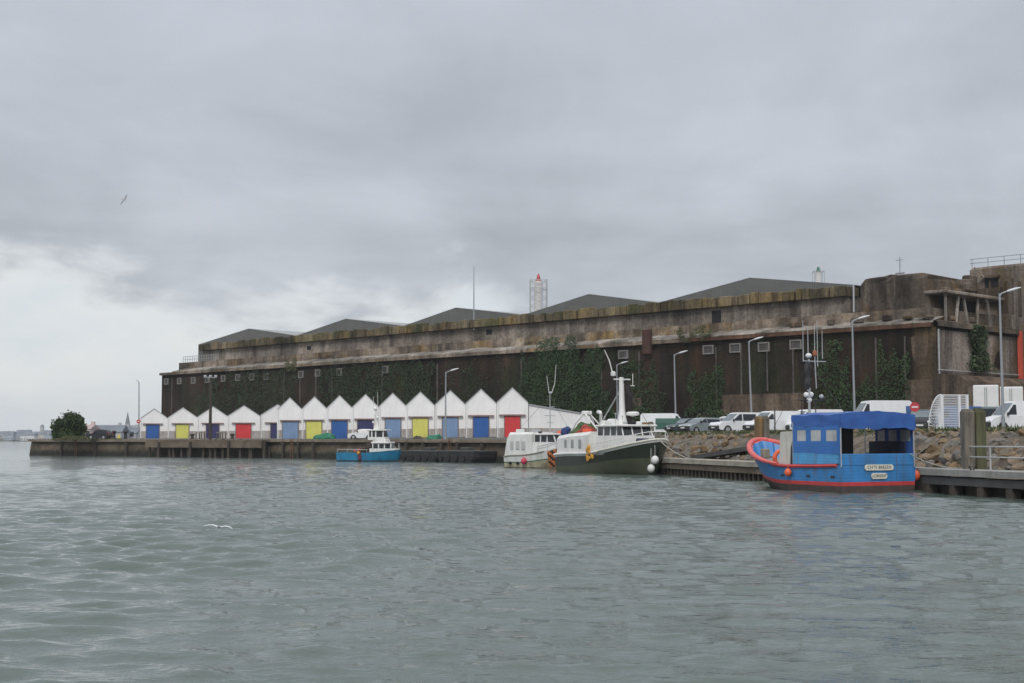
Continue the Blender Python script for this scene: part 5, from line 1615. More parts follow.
# close the pale belly patch near the bow
hm.build("hull", [hb_blue, hb_pale, hb_red, rim_red, hb_bottom, deck_grey], b1)
m = MB()
for s in (1, -1):
    m.path(H1.line(-.02, s, .02, .55, 16, .02), .085, 0, 6)
m.build("rubbing_strake", hb_red, b1)
# thick red rim round the bow
pts = H1.line(.05, 1, .50, .997, 26, .03) + H1.line(.05, -1, .997, .50, 26, .03)
m = MB(); m.path(pts, [.075 + .065 * smooth(0, 14, min(i, len(pts) - 1 - i)) for i in range(len(pts))], 0, 10); m.build("bow_rim", rim_red, b1)
# transom bulwark, side bulwark (pale) and posts
zt0 = 1.78
m = MB(); m.cbox((.03, 0, (1.28 + zt0) / 2), (.1, 4.50, zt0 - 1.28 + .06), 0, .03); m.build("transom_board", hb_blue, b1)
CX = 3.55
for s in (1, -1):
    m = MB()
    a = H1.line(.07, s, .012, CX / 9.3 * .985, 10, -.05); 
    m.add([(p[0], p[1], p[2]) for p in a] + [(p[0], p[1], 1.83) for p in a], [(i, i + 1, 12 + i, 11 + i) for i in range(10)], 0)
    m.add([(p[0], p[1] - s * .06, p[2]) for p in a] + [(p[0], p[1] - s * .06, 1.83) for p in a], [(i, i + 1, 12 + i, 11 + i) for i in range(10)], 0)
    m.build("side_board", hb_pale, b1)
def yb_(x): return H1.half(x / 9.3) - .07
# canopy side screens with three clear windows
for s in (1, -1):
    m = MB(); y = yb_(1.8) * s
    z0, z1, z2, z3 = 1.80, 2.40, 2.93, 3.12
    if s > 0: xw = [(.22, 1.0), (1.38, 2.15), (2.5, 3.2)]; x0, x1 = .03, CX
    else: xw = [(.25, .95), (1.2, 1.8), (2.05, 2.6)]; x0, x1 = .03, 2.75
    m.box(((x0 + x1) / 2, y, (z0 + z1) / 2), (x1 - x0, .05, z1 - z0)); m.box(((x0 + x1) / 2, y, (z2 + z3) / 2), (x1 - x0, .05, z3 - z2))
    xc = [x0] + [v_ for w_ in xw for v_ in w_] + [x1]
    for q in range(0, len(xc), 2):
        m.box(((xc[q] + xc[q + 1]) / 2, y, (z1 + z2) / 2), (xc[q + 1] - xc[q], .05, z2 - z1))
    sc_ = m.build("canvas_side", canvas_blue if s > 0 else tarp_blue, b1)
    for a, b in xw:
        m = MB(); m.box(((a + b) / 2, y, (z1 + z2) / 2), (b - a - .005, .02, z2 - z1 - .005)); m.build("clear_window", clear_pvc, sc_)
# awning: roof sheet with sagging skirt and slightly ridged top
r_ = random.Random(3)
m = MB(); nx_, ny_ = 10, 14; v = []; f = []
hw_ = 2.25
for i in range(nx_ + 1):
    for j in range(ny_ + 1):
        x = -.06 + (CX + .1) * i / nx_; y = -hw_ + 2 * hw_ * j / ny_
        z = 3.66 + .16 * (1 - abs(y / hw_) ** 1.5) - .05 * math.sin(i / nx_ * math.pi * 2) ** 2 + r_.uniform(-.015, .015)
        v.append((x, y, z))
f = [(i * (ny_ + 1) + j, (i + 1) * (ny_ + 1) + j, (i + 1) * (ny_ + 1) + j + 1, i * (ny_ + 1) + j + 1) for i in range(nx_) for j in range(ny_)]
m.add(v, f, 0, True)
def skirt(edge, drop):
    k = len(edge); vs = list(edge); nn = 5
    out = [list(edge)]
    for q in range(1, nn):
        out.append([(p[0] + r_.uniform(-.035, .035), p[1] + r_.uniform(-.03, .03), p[2] - (p[2] - drop - r_.uniform(-.05, .07) * (q == nn - 1)) * q / (nn - 1)) for p in edge])
    m.add([p for r0 in out for p in r0], [(q * k + i, q * k + i + 1, (q + 1) * k + i + 1, (q + 1) * k + i) for q in range(nn - 1) for i in range(k - 1)], 0, True)
g = lambda i, j: v[i * (ny_ + 1) + j]
skirt([g(0, j) for j in range(ny_ + 1)], 2.98); skirt([g(nx_, j) for j in range(ny_ + 1)], 3.05)
skirt([g(i, 0) for i in range(nx_ + 1)], 3.05); skirt([g(i, ny_) for i in range(nx_ + 1)], 3.05)
m.build("awning", tarp_blue, b1)
for x in (.0, CX - .02):
    for s in (1, -1):
        m = MB(); m.tube((x, s * (yb_(x) - .02), 1.2), (x, s * (yb_(x) - .02), 3.66), .035); m.build("awning_post", galv, b1)
# dark wheelhouse inside (port front) and dark panel on the far side
m = MB(); m.cbox((3.0, .45, 1.9), (1.0, 2.2, 2.6), 0, .04); m.build("wheelhouse", mat("wheelhouse_dark", (.045, .040, .040), .6, .3, 1), b1)
m = MB(); m.cbox((1.6, -1.95, 2.02), (2.6, .08, .75), 0, .02); m.build("inner_panel", mat("navy_panel", (.010, .016, .045), .6, .3, 1), b1)
# white wheelhouse front with slanted screen
m = MB(); m.prism([(CX + .02, .9), (CX + 1.45, .9), (CX + 1.3, 1.5), (CX + 1.2, 2.85), (CX + .02, 2.9)], 'y', .25, 2.06, 0); wf = m.build("wheelhouse_front", mat("weathered_white", (.55, .54, .50), .6, .1, 1.4, dirt=(.3, .27, .22), dirt_amt=.6), b1)
m = MB(); m.prism([(CX + .12, 1.35), (CX + .42, 1.15), (CX + .36, 2.05), (CX + .22, 2.45)], 'y', 2.062, 2.08, 0); m.build("dark_slot", black_plastic, wf)
m = MB(); m.box((CX + 1.24, 1.15, 2.4), (.03, 1.5, .55)); m.build("windscreen", dark_glass, wf)
m = MB(); m.cbox((CX + .04, 2.10, 2.4), (.09, .08, 2.0), 0, .01); m.build("corner_trim", white_plastic, b1)
# mast with radar, floodlights, whips
MX, MY = 4.05, .8
m = MB(); m.path([(MX, MY, 1.0), (MX, MY, 4.6), (MX, MY, 6.45)], [.07, .06, .045]); mst = m.build("mast", galv, b1)
m = MB(); m.tube((MX, MY - 1.0, 4.42), (MX, MY + .75, 4.42), .03); m.tube((MX - .05, MY - .35, 3.0), (MX - .05, MY - .35, 4.4), .028); m.tube((MX - .05, MY + .5, 3.0), (MX - .05, MY + .5, 4.4), .028); m.build("cross_tree", black_plastic, mst)
m = MB()
for dx, dy, dz, r0 in ((.1, .10, 4.68, .145), (.1, -.18, 4.70, .145), (.06, -.04, 4.42, .145), (.05, -.02, 4.95, .10)):
    m.ball((MX + dx, MY + dy, dz), r0, 0, 10)
m.build("deck_lights", white_plastic, mst)
m = MB(); m.ball((MX, MY - .75, 4.60), .12, 0, 10); m.build("grey_lamp", grey_metal, mst)
heap("black_bundle", None, None, (0, 0, 0), (.01, .01, .01), black_plastic, 1).name
bpy.data.objects.remove(bpy.data.objects["black_bundle"])
m = MB(); rg = []
r_ = random.Random(5)
for z, rr in ((4.95, .05), (5.15, .14), (5.4, .17), (5.6, .11), (5.8, .17), (6.1, .15), (6.35, .06)):
    rg.append([(MX + (rr * (1 + r_.uniform(-.4, .4))) * math.cos(q * math.pi / 5), MY + .08 + (rr * (1.1 + r_.uniform(-.2, .2))) * math.sin(q * math.pi / 5), z) for q in range(10)])
m.loft(rg, 0, True, True); m.build("furled_black_cover", black_plastic, mst)
m = MB(); m.ball((MX, MY, 6.62), .16, 0, 12, (1, 1, .8)); m.build("radome", white_plastic, mst)
m = MB(); m.tube((MX, MY - 1.05, 6.35), (MX, MY + .35, 6.35), .025); m.tube((MX, MY - .45, 5.0), (MX - .0, MY - .38, 6.35), .03); m.build("upper_spreader", galv, mst)
for dy, zb_, zt in ((.33, 6.35, 8.35), (.03, 6.7, 8.1), (-.38, 6.35, 8.2), (-.55, 6.1, 8.4), (-.85, 6.5, 7.9)):
    m = MB(); m.path([(MX, MY + dy, zb_), (MX, MY + dy, zt)], [.024, .014], 0, 6); m.build("whip_antenna", grey_metal, mst)
m = MB(); m.ball((MX, MY - .38, 6.75), .12, 0, 8, (1, 1, 1.4)); m.build("orange_light", mat("dull_orange", (.35, .12, .05), .6, .2), mst)
# winch / orange ring forward, foredeck odds
m = MB(); n_ = 16; rg = [(6.2 + .0, .95 + .40 * math.cos(q * 2 * math.pi / n_), 1.50 + .40 * math.sin(q * 2 * math.pi / n_)) for q in range(n_ + 1)]
m.path(rg, .11, 0, 8); m.build("lifebuoy", orange, b1)
m = MB(); m.cbox((7.6, .9, 1.75), (.35, .4, .5), 0, .04); m.build("deck_box", wood_pale, b1)
m = MB(); m.tube((5.7, .6, 1.0), (5.7, .6, 2.6), .05); m.tube((5.7, .6, 2.6), (4.6, .7, 4.2), .012); m.build("fore_post", rust, b1)
def fender(parent, loc, r, zt, m_, nm="fender"):
    m = MB(); m.ball(loc, r, 0, 12, (1, 1, 1.12)); m.tube((loc[0], loc[1], loc[2] + r), (loc[0], loc[1], zt), .014, n=5); return m.build(nm, m_, parent)
q = H1.p(3.1 / 9.3 + .06, .95, 1, .16); fender(b1, (q[0], q[1] , .88), .18, 1.28, orange)
fender(b1, (.35, -2.55, .75), .24, 1.5, orange)
# freeing ports
for t in (.06, .47, .25):
    q = H1.p(t, .78, 1, .008)
    m = MB(); m.box((q[0], q[1], .74), (.28, .02, .1)); m.build("freeing_port", black_plastic, b1)
# transom boards with name and port
for z, wd, s_, sz in ((1.17, 1.72, "CH'TI BREIZH", .215), (.77, .95, "LORIENT", .195)):
    m = MB(); y0 = -.02
    m.prism([(y0 + wd / 2 * math.copysign(1, math.cos(a)) * (1 if True else 0) - .14 * math.copysign(1, math.cos(a)) + .14 * math.cos(a), z + .14 * math.sin(a)) for a in [k_ * math.pi / 8 + math.pi / 16 for k_ in range(16)]], 'x', -.055, -.028)
    pl = m.build("name_board", mat("board_cream", (.72, .70, .60), .5, .06, 2), b1)
    text_mesh("lettering", s_, sz, mat("letter_dark", (.02, .02, .018), .6, .1), pl, (-.060, y0, z), (math.pi / 2, 0, -math.pi / 2))

# ---- dark green trawler
g_dark = mat("hull_green_dark", (.020, .029, .018), .45, .2, 1, dirt=(.05, .045, .035), dirt_amt=.4)
g_low = mat("hull_green_low", (.080, .090, .055), .6, .2, 1, dirt=(.05, .05, .035))
tr = boat("trawler", "dark green trawler with white shelter and tall white mast moored by the jetty", 5.2, 109.0, D(-65))
H2 = Hull(12.2, 4.6, 1.30, 1.42, 2.48, tm=.30, stern=.92, full=.60, pw=2.2, rake=.9, draft=.6, wlb=.42, wla=.93)
lz = lambda t: .42 + .75 * smooth(.1, 1, t)
rows = [lambda t: -.55, lambda t: 0.0, lambda t: .10, lz, lambda t: lz(t) + .03, lambda t: (lz(t) + H2.sheer(t)) / 2, lambda t: H2.sheer(t) - .18, lambda t: H2.sheer(t)]
hm = H2.mesh(rows, [0, 1, 1, 0, 0, 0, 2], deck=.55, deck_m=3, in_m=2, top_m=2, n=34)
hm.build("hull", [g_dark, g_low, white_paint, deck_grey], tr)
m = MB(); m.path(H2.line(.0, -1, .0, .60, 20, .03), .10, 0, 8); m.path(H2.line(.0, 1, .0, .60, 20, .03), .10, 0, 8); m.build("rubbing_strake", white_paint, tr)
m = MB(); m.path(H2.line(.02, -1, .60, .995, 20, .02) + H2.line(.02, 1, .995, .60, 20, .02), .07, 0, 8); m.build("bow_rail_cap", mat("cap_cream", (.62, .60, .52), .6, .1), tr)
# white shelter aft
m = MB(); 
def sec(x, z0, z1, yk=.94):
    t = x / 12.2; b = H2.half(t) * yk
    return [(x, -b, z0), (x, -b, z1 - .25), (x, -b + .25, z1), (x, b - .25, z1), (x, b, z1 - .25), (x, b, z0)]
m.loft([sec(.15, 1.2, 2.75), sec(2, 1.2, 2.9), sec(5.6, 1.2, 3.05)], 0, True); sh = m.build("shelter", white_paint, tr)
for x in (1.7, 2.9, 4.2):
    t = x / 12.2; y = -H2.half(t) * .94
    m = MB(); m.cbox((x, y - .0, 2.15), (.42, .05, .62), 0, .02); m.build("window", mat("window_grey", (.28, .29, .29), .3, .15), sh)
# stern gallows (A frame) and davit
m = MB(); 
for s in (-1, 1):
    m.path([(.5, s * 1.2, 2.5), (.9, s * .8, 3.7), (1.3, s * .25, 4.5)], .085, 0, 8)
m.cbox((1.3, 0, 4.5), (.3, .8, .3), 0, .05); m.tube((1.3, -.2, 4.5), (3.6, -.4, 3.3), .06); m.tube((1.3, .3, 4.4), (2.8, .9, 3.0), .05)
m.build("gallows", white_paint, tr)
m = MB(); m.path([(5.2, -.9, 3.0), (5.2, -.9, 4.35), (5.05, -.9, 4.5), (4.75, -.9, 4.5)], .13, 0, 8); m.build("vent_pipe", white_paint, tr)
# nets heaped on the shelter roof
for i, (x, y, s, mm, lb) in enumerate(((1.5, -.6, (1.9, 1.4, .62), net_o, "heap of olive green net on the trawler's shelter roof"), (2.7, -.9, (1.5, 1.1, .50), net_r, "heap of red net on the trawler's shelter roof"), (.55, -1.25, (1.0, .9, .5), net_b, "heap of dark blue net at the stern end of the trawler's shelter roof"))):
    wp = Matrix.Rotation(D(-65), 4, 'Z') @ Vector((x, y, 0))
    heap("net_heap", lb, "fishing net", (5.2 + wp.x, 109 + wp.y, 2.84 + .02 * x), s, mm, 20 + i)
m = MB(); m.path([(.1, -1.6, 1.3), (-.05, -1.5, 2.6), (.3, -1.4, 3.3)], [.16, .12, .1], 0, 8); m.build("stern_roller_post", white_paint, tr)
wp = Matrix.Rotation(D(-65), 4, 'Z') @ Vector((-.55, -1.2, 0))
# wheelhouse forward
m = MB(); m.loft([[(5.6, -1.6, 1.3), (9.2, -1.35, 1.6), (9.2, 1.35, 1.6), (5.6, 1.6, 1.3)], [(5.6, -1.6, 2.75), (9.15, -1.35, 2.75), (9.15, 1.35, 2.75), (5.6, 1.6, 2.75)]], 0, True)
m.build("wheelhouse_base", white_paint, tr)
m = MB(); m.loft([[(5.7, -1.5, 2.74), (9.1, -1.25, 2.74), (9.1, 1.25, 2.74), (5.7, 1.5, 2.74)], [(5.75, -1.45, 3.38), (8.85, -1.2, 3.38), (8.85, 1.2, 3.38), (5.75, 1.45, 3.38)]], 0, True)
wg = m.build("window_band", dark_glass, tr)
for x in (5.75, 6.6, 7.5, 8.3):
    m = MB(); m.tube((x, -1.5 + (x - 5.7) * .075, 2.74), (x, -1.46 + (x - 5.7) * .075, 3.38), .055, n=6); m.build("window_mullion", white_paint, wg)
for y in (-1.2, -.4, .4, 1.2):
    m = MB(); m.tube((9.1, y, 2.74), (8.86, y, 3.38), .055, n=6); m.build("window_mullion", white_paint, wg)
m = MB(); m.cbox((7.35, 0, 3.46), (3.7, 3.15, .16), 0, .05); m.build("wheelhouse_roof", white_paint, tr)
m = MB(); m.tube((6.0, -1.1, 3.54), (6.0, -1.1, 3.86), .26, None, 0, 14); m.tube((6.55, -.9, 3.7), (7.35, -.9, 3.7), .28, None, 0, 14); m.build("liferaft_canister", white_plastic, tr)
m = MB(); m.path([(7.3, -.25, 3.5), (7.25, -.25, 4.6), (7.15, -.25, 7.0)], [.40, .24, .17], 0, 10); mt = m.build("mast", white_paint, tr)
m = MB(); m.lathe((7.65, .40, 4.15), [(.1, 0), (.48, .08), (.5, .24), (.4, .33), (.05, .35)], 0, 14); m.tube((7.3, -.2, 4.1), (7.65, .40, 4.2), .07); m.build("radar_dome", white_plastic, mt)
m = MB(); m.tube((7.15, -.9, 6.85), (7.15, .5, 6.85), .05); m.cbox((7.1, -.9, 7.25), (.3, .3, .35), 0, .05); m.tube((7.1, .3, 6.4), (7.1, .9, 6.4), .03)
m.path([(7.1, .75, 6.4), (7.1, .75, 7.3)], .025); m.build("mast_head", white_paint, mt)
m = MB(); m.path([(7.1, -.95, 7.3), (7.0, -1.15, 8.2), (6.9, -1.5, 9.0)], [.045, .04, .025], 0, 6); m.build("whip_antenna", white_plastic, mt)
m = MB(); m.tube((7.15, -.3, 6.1), (4.4, -.5, 3.6), .06, .05, 0, 6); m.build("derrick_stay", grey_metal, mt)
rg = []; r_ = random.Random(6)
for z, rr in ((3.6, .16), (4.3, .24), (5.0, .26), (5.6, .28), (6.1, .2), (6.5, .08)):
    rg.append([(7.45 + rr * (1 + r_.uniform(-.25, .25)) * math.cos(q_ * math.pi / 5), .20 + rr * (1 + r_.uniform(-.25, .25)) * math.sin(q_ * math.pi / 5), z) for q_ in range(10)])
m = MB(); m.loft(rg, 0, True, True); m.build("furled_black_cover", mat("cover_black", (.02, .014, .014), .85, .3, 2), mt)
# bow rails
m = MB()
for s in (-1, 1):
    top = H2.line(.62, s, .50, .97, 14, -.12); midl = H2.line(.34, s, .50, .97, 14, -.12)
    m.path(top, .03, 0, 6); m.path(midl, .022, 0, 6)
    for i in range(0, 15, 2): m.tube((top[i][0], top[i][1], top[i][2] - .62), top[i], .026, n=6)
tp_ = [H2.line(.62, s, .97, .97, 1, -.12)[0] for s in (-1, 1)]
m.tube(tp_[0], tp_[1], .03); m.build("bow_rail", white_plastic, tr)
m = MB(); m.cbox((10.2, 0, 2.2), (.7, .8, .6), 0, .06); m.tube((10.2, -.7, 2.35), (10.2, .7, 2.35), .2, None, 0, 12); m.build("anchor_winch", mat("winch_navy", (.04, .05, .09), .6, .3), tr)
# yellow oilskins / gear hung on the bulwark
r_ = random.Random(12); m = MB()
for i in range(9):
    q = H2.p(.50 + r_.uniform(-.035, .035), 1.7 - .14 * i * .8 + r_.uniform(-.05, .1), -1, .08); m.ball((q[0], q[1], q[2] + .15), r_.uniform(.12, .22), 0, 8, (1.1, .6, 1.2))
m.build("yellow_floats", mat("float_yellow", (.62, .30, .04), .6, .2, 3, dirt=(.3, .12, .03), dirt_amt=.4), tr)
q = H2.p(.985, 1.55, -1, .2); 
fender(tr, (11.95, -.30, 1.05), .27, 2.3, white_plastic); fender(tr, (11.75, -.50, .45), .27, 2.3, white_plastic)
# pale registration patch on the bow
a = H2.line(0, -1, .57, .66, 6, .016, absz=lambda t: 1.34 + .8 * (t - .6)); b = H2.line(0, -1, .57, .66, 6, .018, absz=lambda t: 1.50 + .8 * (t - .6))
m = MB(); m.add(a + b, [(i, i + 1, 8 + i, 7 + i) for i in range(6)]); m.build("registration_patch", mat("patch_grey", (.26, .28, .28), .6, .25, 4), tr)
# rope from trawler bow to jetty
def sag(a, b, s, n=14):
    a = Vector(a); b = Vector(b); return [a.lerp(b, i / n) - Vector((0, 0, s * 4 * (i / n) * (1 - i / n))) for i in range(n + 1)]
bw = Matrix.Rotation(D(-65), 4, 'Z') @ Vector((11.9, 0, 0)); bw = Vector((5.2 + bw.x, 109 + bw.y, 2.5))
m = MB(); m.path(sag(bw, (jx(92) + .4, 92, 1.15), .45), .035, 0, 6); tag(m.build("mooring_rope", rope_mat), "pale mooring rope sagging from the trawler's bow to the jetty", "rope")

# odds and ends on deck
r_ = random.Random(15)
for i, (x, y, z, sx, sy, sz, mm) in enumerate(((9.7, .5, 2.15, .5, .5, .45, net_g), (10.0, -.6, 2.1, .45, .4, .4, wood_pale), (6.9, .9, 3.68, .5, .4, .25, black_plastic), (8.3, .5, 3.66, .3, .3, .22, white_plastic), (8.5, -.7, 3.66, .25, .25, .2, galv), (4.6, .3, 3.2, .7, .6, .35, wood_brown), (3.6, -1.2, 3.12, .5, .5, .3, orange))):
    m = MB(); m.cbox((x, y, z), (sx, sy, sz), 0, .04, r_.uniform(-.4, .4)); m.build("deck_gear", mm, tr)
for x in (6.0, 7.6, 8.6):
    m = MB(); m.tube((x, -1.0, 3.5), (x, -1.0, 4.1 + .2 * (x == 7.6)), .02, n=5); m.ball((x, -1.0, 4.12 + .2 * (x == 7.6)), .07, 0, 8); m.build("roof_light", galv, tr)
# rigging
m = MB()
for a_, b_2 in (((7.15, -.25, 6.9), (11.6, 0, 2.6)), ((7.15, -.25, 6.8), (1.3, .1, 4.5)), ((7.15, .5, 6.85), (5.9, 1.5, 3.5)), ((7.15, -.9, 6.85), (5.9, -1.5, 3.5))):
    m2 = MB(); m2.tube(a_, b_2, .014, n=5); m2.build("rigging_wire", black_plastic, tr)
wa = Matrix.Rotation(HA, 4, 'Z')
def bl(x, y, z):
    q_ = wa @ Vector((x, y, 0)); return Vector((17.2 + q_.x, 66.0 + q_.y, z))
m = MB(); m.path(sag(bl(8.9, -.4, 2.3), (jx(77) + .6, 77, 1.15), .25), .025, 0, 6); tag(m.build("mooring_rope", rope_mat), "slack mooring rope from the red rimmed bow of the blue boat to the jetty", "rope")
m = MB(); m.path(sag(bl(.1, -2.0, 1.8), (20.0, 62.5, 1.2), .18), .025, 0, 6); tag(m.build("mooring_rope", rope_mat), "slack mooring rope from the stern of the blue boat to the steel jetty", "rope")
for p_, q_ in (((4.05, .8, 6.3), (8.7, .0, 2.4)), ((4.05, .8, 6.3), (.0, 1.9, 3.7))):
    m = MB(); m.tube(p_, q_, .010, n=5); m.build("rigging_wire", black_plastic, b1)

# ---- small white boat with striped bow
wb = boat("fishing_boat", "small white boat with orange and black stripes on its bow, beside the trawler", .15, 123.6, D(-45))
H3 = Hull(7.6, 2.9, 1.0, 1.12, 2.25, tm=.2, stern=.86, full=.5, pw=2.0, rake=.7, draft=.5, wlb=.40, wla=.9)
beige = mat("hull_beige", (.40, .36, .25), .7, .25, 1.2, dirt=(.16, .11, .06), dirt_amt=.6)
gr_line = mat("hull_green_line", (.05, .13, .09), .6, .2)
hw3 = mat("hull_white", (.66, .67, .64), .5, .08, 1.2, dirt=(.36, .33, .26), dirt_amt=.5)
l3 = lambda t: .42 + .5 * smooth(.2, 1, t)
rows = [lambda t: -.45, lambda t: .08, l3, lambda t: l3(t) + .10, lambda t: H3.sheer(t) - .1, lambda t: H3.sheer(t)]
H3.mesh(rows, [0, 0, 1, 2, 2], deck=.5, deck_m=3, in_m=2, top_m=2, n=28).build("hull", [beige, gr_line, hw3, deck_grey], wb)
m = MB(); 
def sec3(x, z0, z1, k=.95, ins=.2):
    b = H3.half(x / 7.6) * k
    return [(x, -b, z0), (x, -b, z1 - ins), (x, -b + ins, z1), (x, b - ins, z1), (x, b, z1 - ins), (x, b, z0)]
m.loft([sec3(.05, .6, 1.3), sec3(.35, .6, 2.7), sec3(.6, .6, 3.08), sec3(3.6, .8, 3.1)], 0, True); sh = m.build("shelter", white_paint, wb)
for x in (1.0, 1.75, 2.5):
    y = -H3.half(x / 7.6) * .95
    m = MB(); m.cbox((x, y, 1.95), (.45, .05, .7), 0, .02); m.build("window", mat("window_pale", (.45, .45, .44), .4, .1), sh)
m = MB(); m.loft([[(3.6, -1.3, 1.0), (6.0, -.95, 1.4), (6.0, .95, 1.4), (3.6, 1.3, 1.0)], [(3.6, -1.28, 2.24), (5.95, -.95, 2.24), (5.95, .95, 2.24), (3.6, 1.28, 2.24)]], 0, True); m.build("wheelhouse_base", white_paint, wb)
m = MB(); m.loft([[(3.62, -1.2, 2.22), (5.9, -.9, 2.22), (5.9, .9, 2.22), (3.62, 1.2, 2.22)], [(3.62, -1.2, 2.84), (5.65, -.88, 2.84), (5.65, .88, 2.84), (3.62, 1.2, 2.84)]], 0, True); wg = m.build("window_band", dark_glass, wb)
for x in (3.7, 4.35, 5.05):
    m = MB(); m.tube((x, -1.22 + (x - 3.62) * .13, 2.22), (x, -1.21 + (x - 3.62) * .14, 2.84), .06, n=6); m.build("window_mullion", white_paint, wg)
for y in (-.9, -.3, .3, .9):
    m = MB(); m.tube((5.92, y, 2.22), (5.67, y, 2.84), .06, n=6); m.build("window_mullion", white_paint, wg)
m = MB(); m.cbox((4.65, 0, 2.90), (2.4, 2.5, .14), 0, .04); m.build("wheelhouse_roof", white_paint, wb)
m = MB(); m.path([(4.6, -.2, 2.7), (4.6, -.2, 6.4)], [.05, .035]); mm_ = m.build("mast", grey_metal, wb)
m = MB(); m.tube((4.6, -.9, 4.5), (4.6, .5, 4.5), .025); m.tube((4.6, -.6, 3.9), (4.6, .2, 3.9), .025); m.tube((4.6, -.2, 5.2), (4.6, .35, 5.25), .04); m.ball((4.6, -.12, 6.45), .13, 0, 8); m.build("cross_tree", grey_metal, mm_)
m = MB(); m.path([(4.6, -.3, 6.4), (4.55, -.55, 7.9)], [.03, .018], 0, 5); m.build("whip_antenna", white_plastic, mm_)
m = MB(); m.path([(4.6, -.0, 6.4), (4.7, .3, 7.3), (4.75, .4, 8.9)], [.03, .025, .015], 0, 5); m.build("whip_antenna", white_plastic, mm_)
m = MB(); m.path(H3.line(.5, -1, .55, .97, 10, -.08), .028, 0, 6); m.path(H3.line(.5, 1, .55, .97, 10, -.08), .028, 0, 6)
for s in (-1, 1):
    for t in (.56, .7, .84, .97):
        q = H3.p(t, H3.sheer(t), s, -.08); m.tube(q, (q[0], q[1], q[2] + .5), .022, n=5)
m.build("bow_rail", galv, wb)
fender(wb, (2.85, -H3.half(.4) - .18, .62), .26, 1.1, mat("fender_red", (.55, .05, .09), .5, .1))
for x in (.9, 1.9):
    m = MB(); m.ball((x, -H3.half(x / 7.6) * .97 - .1, .42), .15, 0, 8); m.build("rubber_fender", black_rubber, wb)
for x, y, z, sx, sy, sz, mm in ((1.2, -.4, 3.22, .6, .5, .25, white_plastic), (2.4, .3, 3.2, .8, .5, .2, grey_metal), (3.9, -.7, 3.06, .25, .25, .2, black_plastic), (5.2, .4, 3.08, .4, .3, .22, orange), (6.4, 0, 2.1, .5, .6, .4, net_b)):
    m = MB(); m.cbox((x, y, z), (sx, sy, sz), 0, .03); m.build("deck_gear", mm, wb)
m = MB(); m.path(H3.line(-.02, -1, .0, .66, 18, .02), .06, 0, 6); m.build("rubbing_strake", mat("strake_grey", (.30, .29, .25), .7, .2), wb)
m = MB(); m.tube((4.6, -.2, 6.2), (7.3, 0, 2.4), .012, n=4); m.build("rigging_wire", black_plastic, wb)
m = MB(); m.tube((4.6, -.2, 6.2), (.2, 0, 3.0), .012, n=4); m.build("rigging_wire", black_plastic, wb)
# striped hazard panel wrapped on the bow
org = mat("stripe_orange", (.52, .16, .05), .6, .2, 3); blk = mat("stripe_black", (.03, .018, .015), .7, .3, 3)
m = MB(); n_ = 26
for i in range(n_):
    for j in range(8):
        t0, t1 = .70 + .25 * i / n_, .70 + .25 * (i + 1) / n_
        z0 = lambda t: .10 + .4 * smooth(.7, 1, t); z1 = lambda t: H3.sheer(t) - .12
        q = [H3.p(t, z0(t) + (z1(t) - z0(t)) * k_ / 8, -1, .03) for t, k_ in ((t0, j), (t1, j), (t1, j + 1), (t0, j + 1))]
        m.add(q, [(0, 1, 2, 3)], 0 if ((i * .27 + j * .62) % 2.1) < 1.05 else 1)
m.build("striped_panel", [org, blk], wb)

# ---- small blue boat by the quay
sb = boat("fishing_boat", "little turquoise blue boat with white wheelhouse moored under the sheds", -19.4, 158.5, D(-14))
H4 = Hull(7.4, 2.7, 1.05, 1.0, 1.35, tm=.3, stern=.9, full=.6, pw=2.2, rake=.5, draft=.4, wlb=.5, wla=.92)
sb_b = mat("turquoise_paint", (.02, .20, .37), .45, .15, 1.2, dirt=(.02, .1, .16), dirt_amt=.5)
rows = [lambda t: -.35, lambda t: .07, lambda t: .12, lambda t: .6, lambda t: H4.sheer(t) - .06, lambda t: H4.sheer(t)]
H4.mesh(rows, [1, 1, 0, 0, 2], deck=.45, deck_m=3, in_m=0, top_m=2, n=24).build("hull", [sb_b, hb_bottom, mat("teal_dark", (.03, .10, .14), .6, .2), deck_grey], sb)
m = MB(); m.loft([[(3.9, -1.1, .8), (7.0, -.55, 1.1), (7.0, .55, 1.1), (3.9, 1.1, .8)], [(3.9, -1.1, 1.45), (6.9, -.6, 1.45), (6.9, .6, 1.45), (3.9, 1.1, 1.45)]], 0, True); m.build("coachroof", white_paint, sb)
m = MB(); m.loft([[(4.2, -1.02, 1.44), (6.5, -.62, 1.44), (6.5, .62, 1.44), (4.2, 1.02, 1.44)], [(4.25, -1.0, 1.98), (6.1, -.64, 1.98), (6.1, .64, 1.98), (4.25, 1.0, 1.98)]], 0, True); wg = m.build("window_band", dark_glass, sb)
for x in (4.25, 4.9, 5.55, 6.25):
    m = MB(); m.box((x, -1.03 + (x - 4.2) * .175, 1.7), (.13, .08, .56), 0, .17); m.build("window_mullion", white_paint, wg)
m = MB(); m.cbox((5.1, 0, 2.08), (2.2, 2.1, .2), 0, .06); m.build("cabin_roof", white_paint, sb)
m = MB(); m.cbox((4.9, 0, 2.3), (1.6, 1.5, .3), 0, .06); m.build("flybridge_base", white_paint, sb)
m = MB(); m.loft([[(3.6, -.85, 2.4), (5.6, -.7, 2.4), (5.6, .7, 2.4), (3.6, .85, 2.4)], [(3.6, -.85, 2.72), (5.55, -.7, 2.72), (5.55, .7, 2.72), (3.6, .85, 2.72)]], 0, True); m.build("upper_house", white_paint, sb)
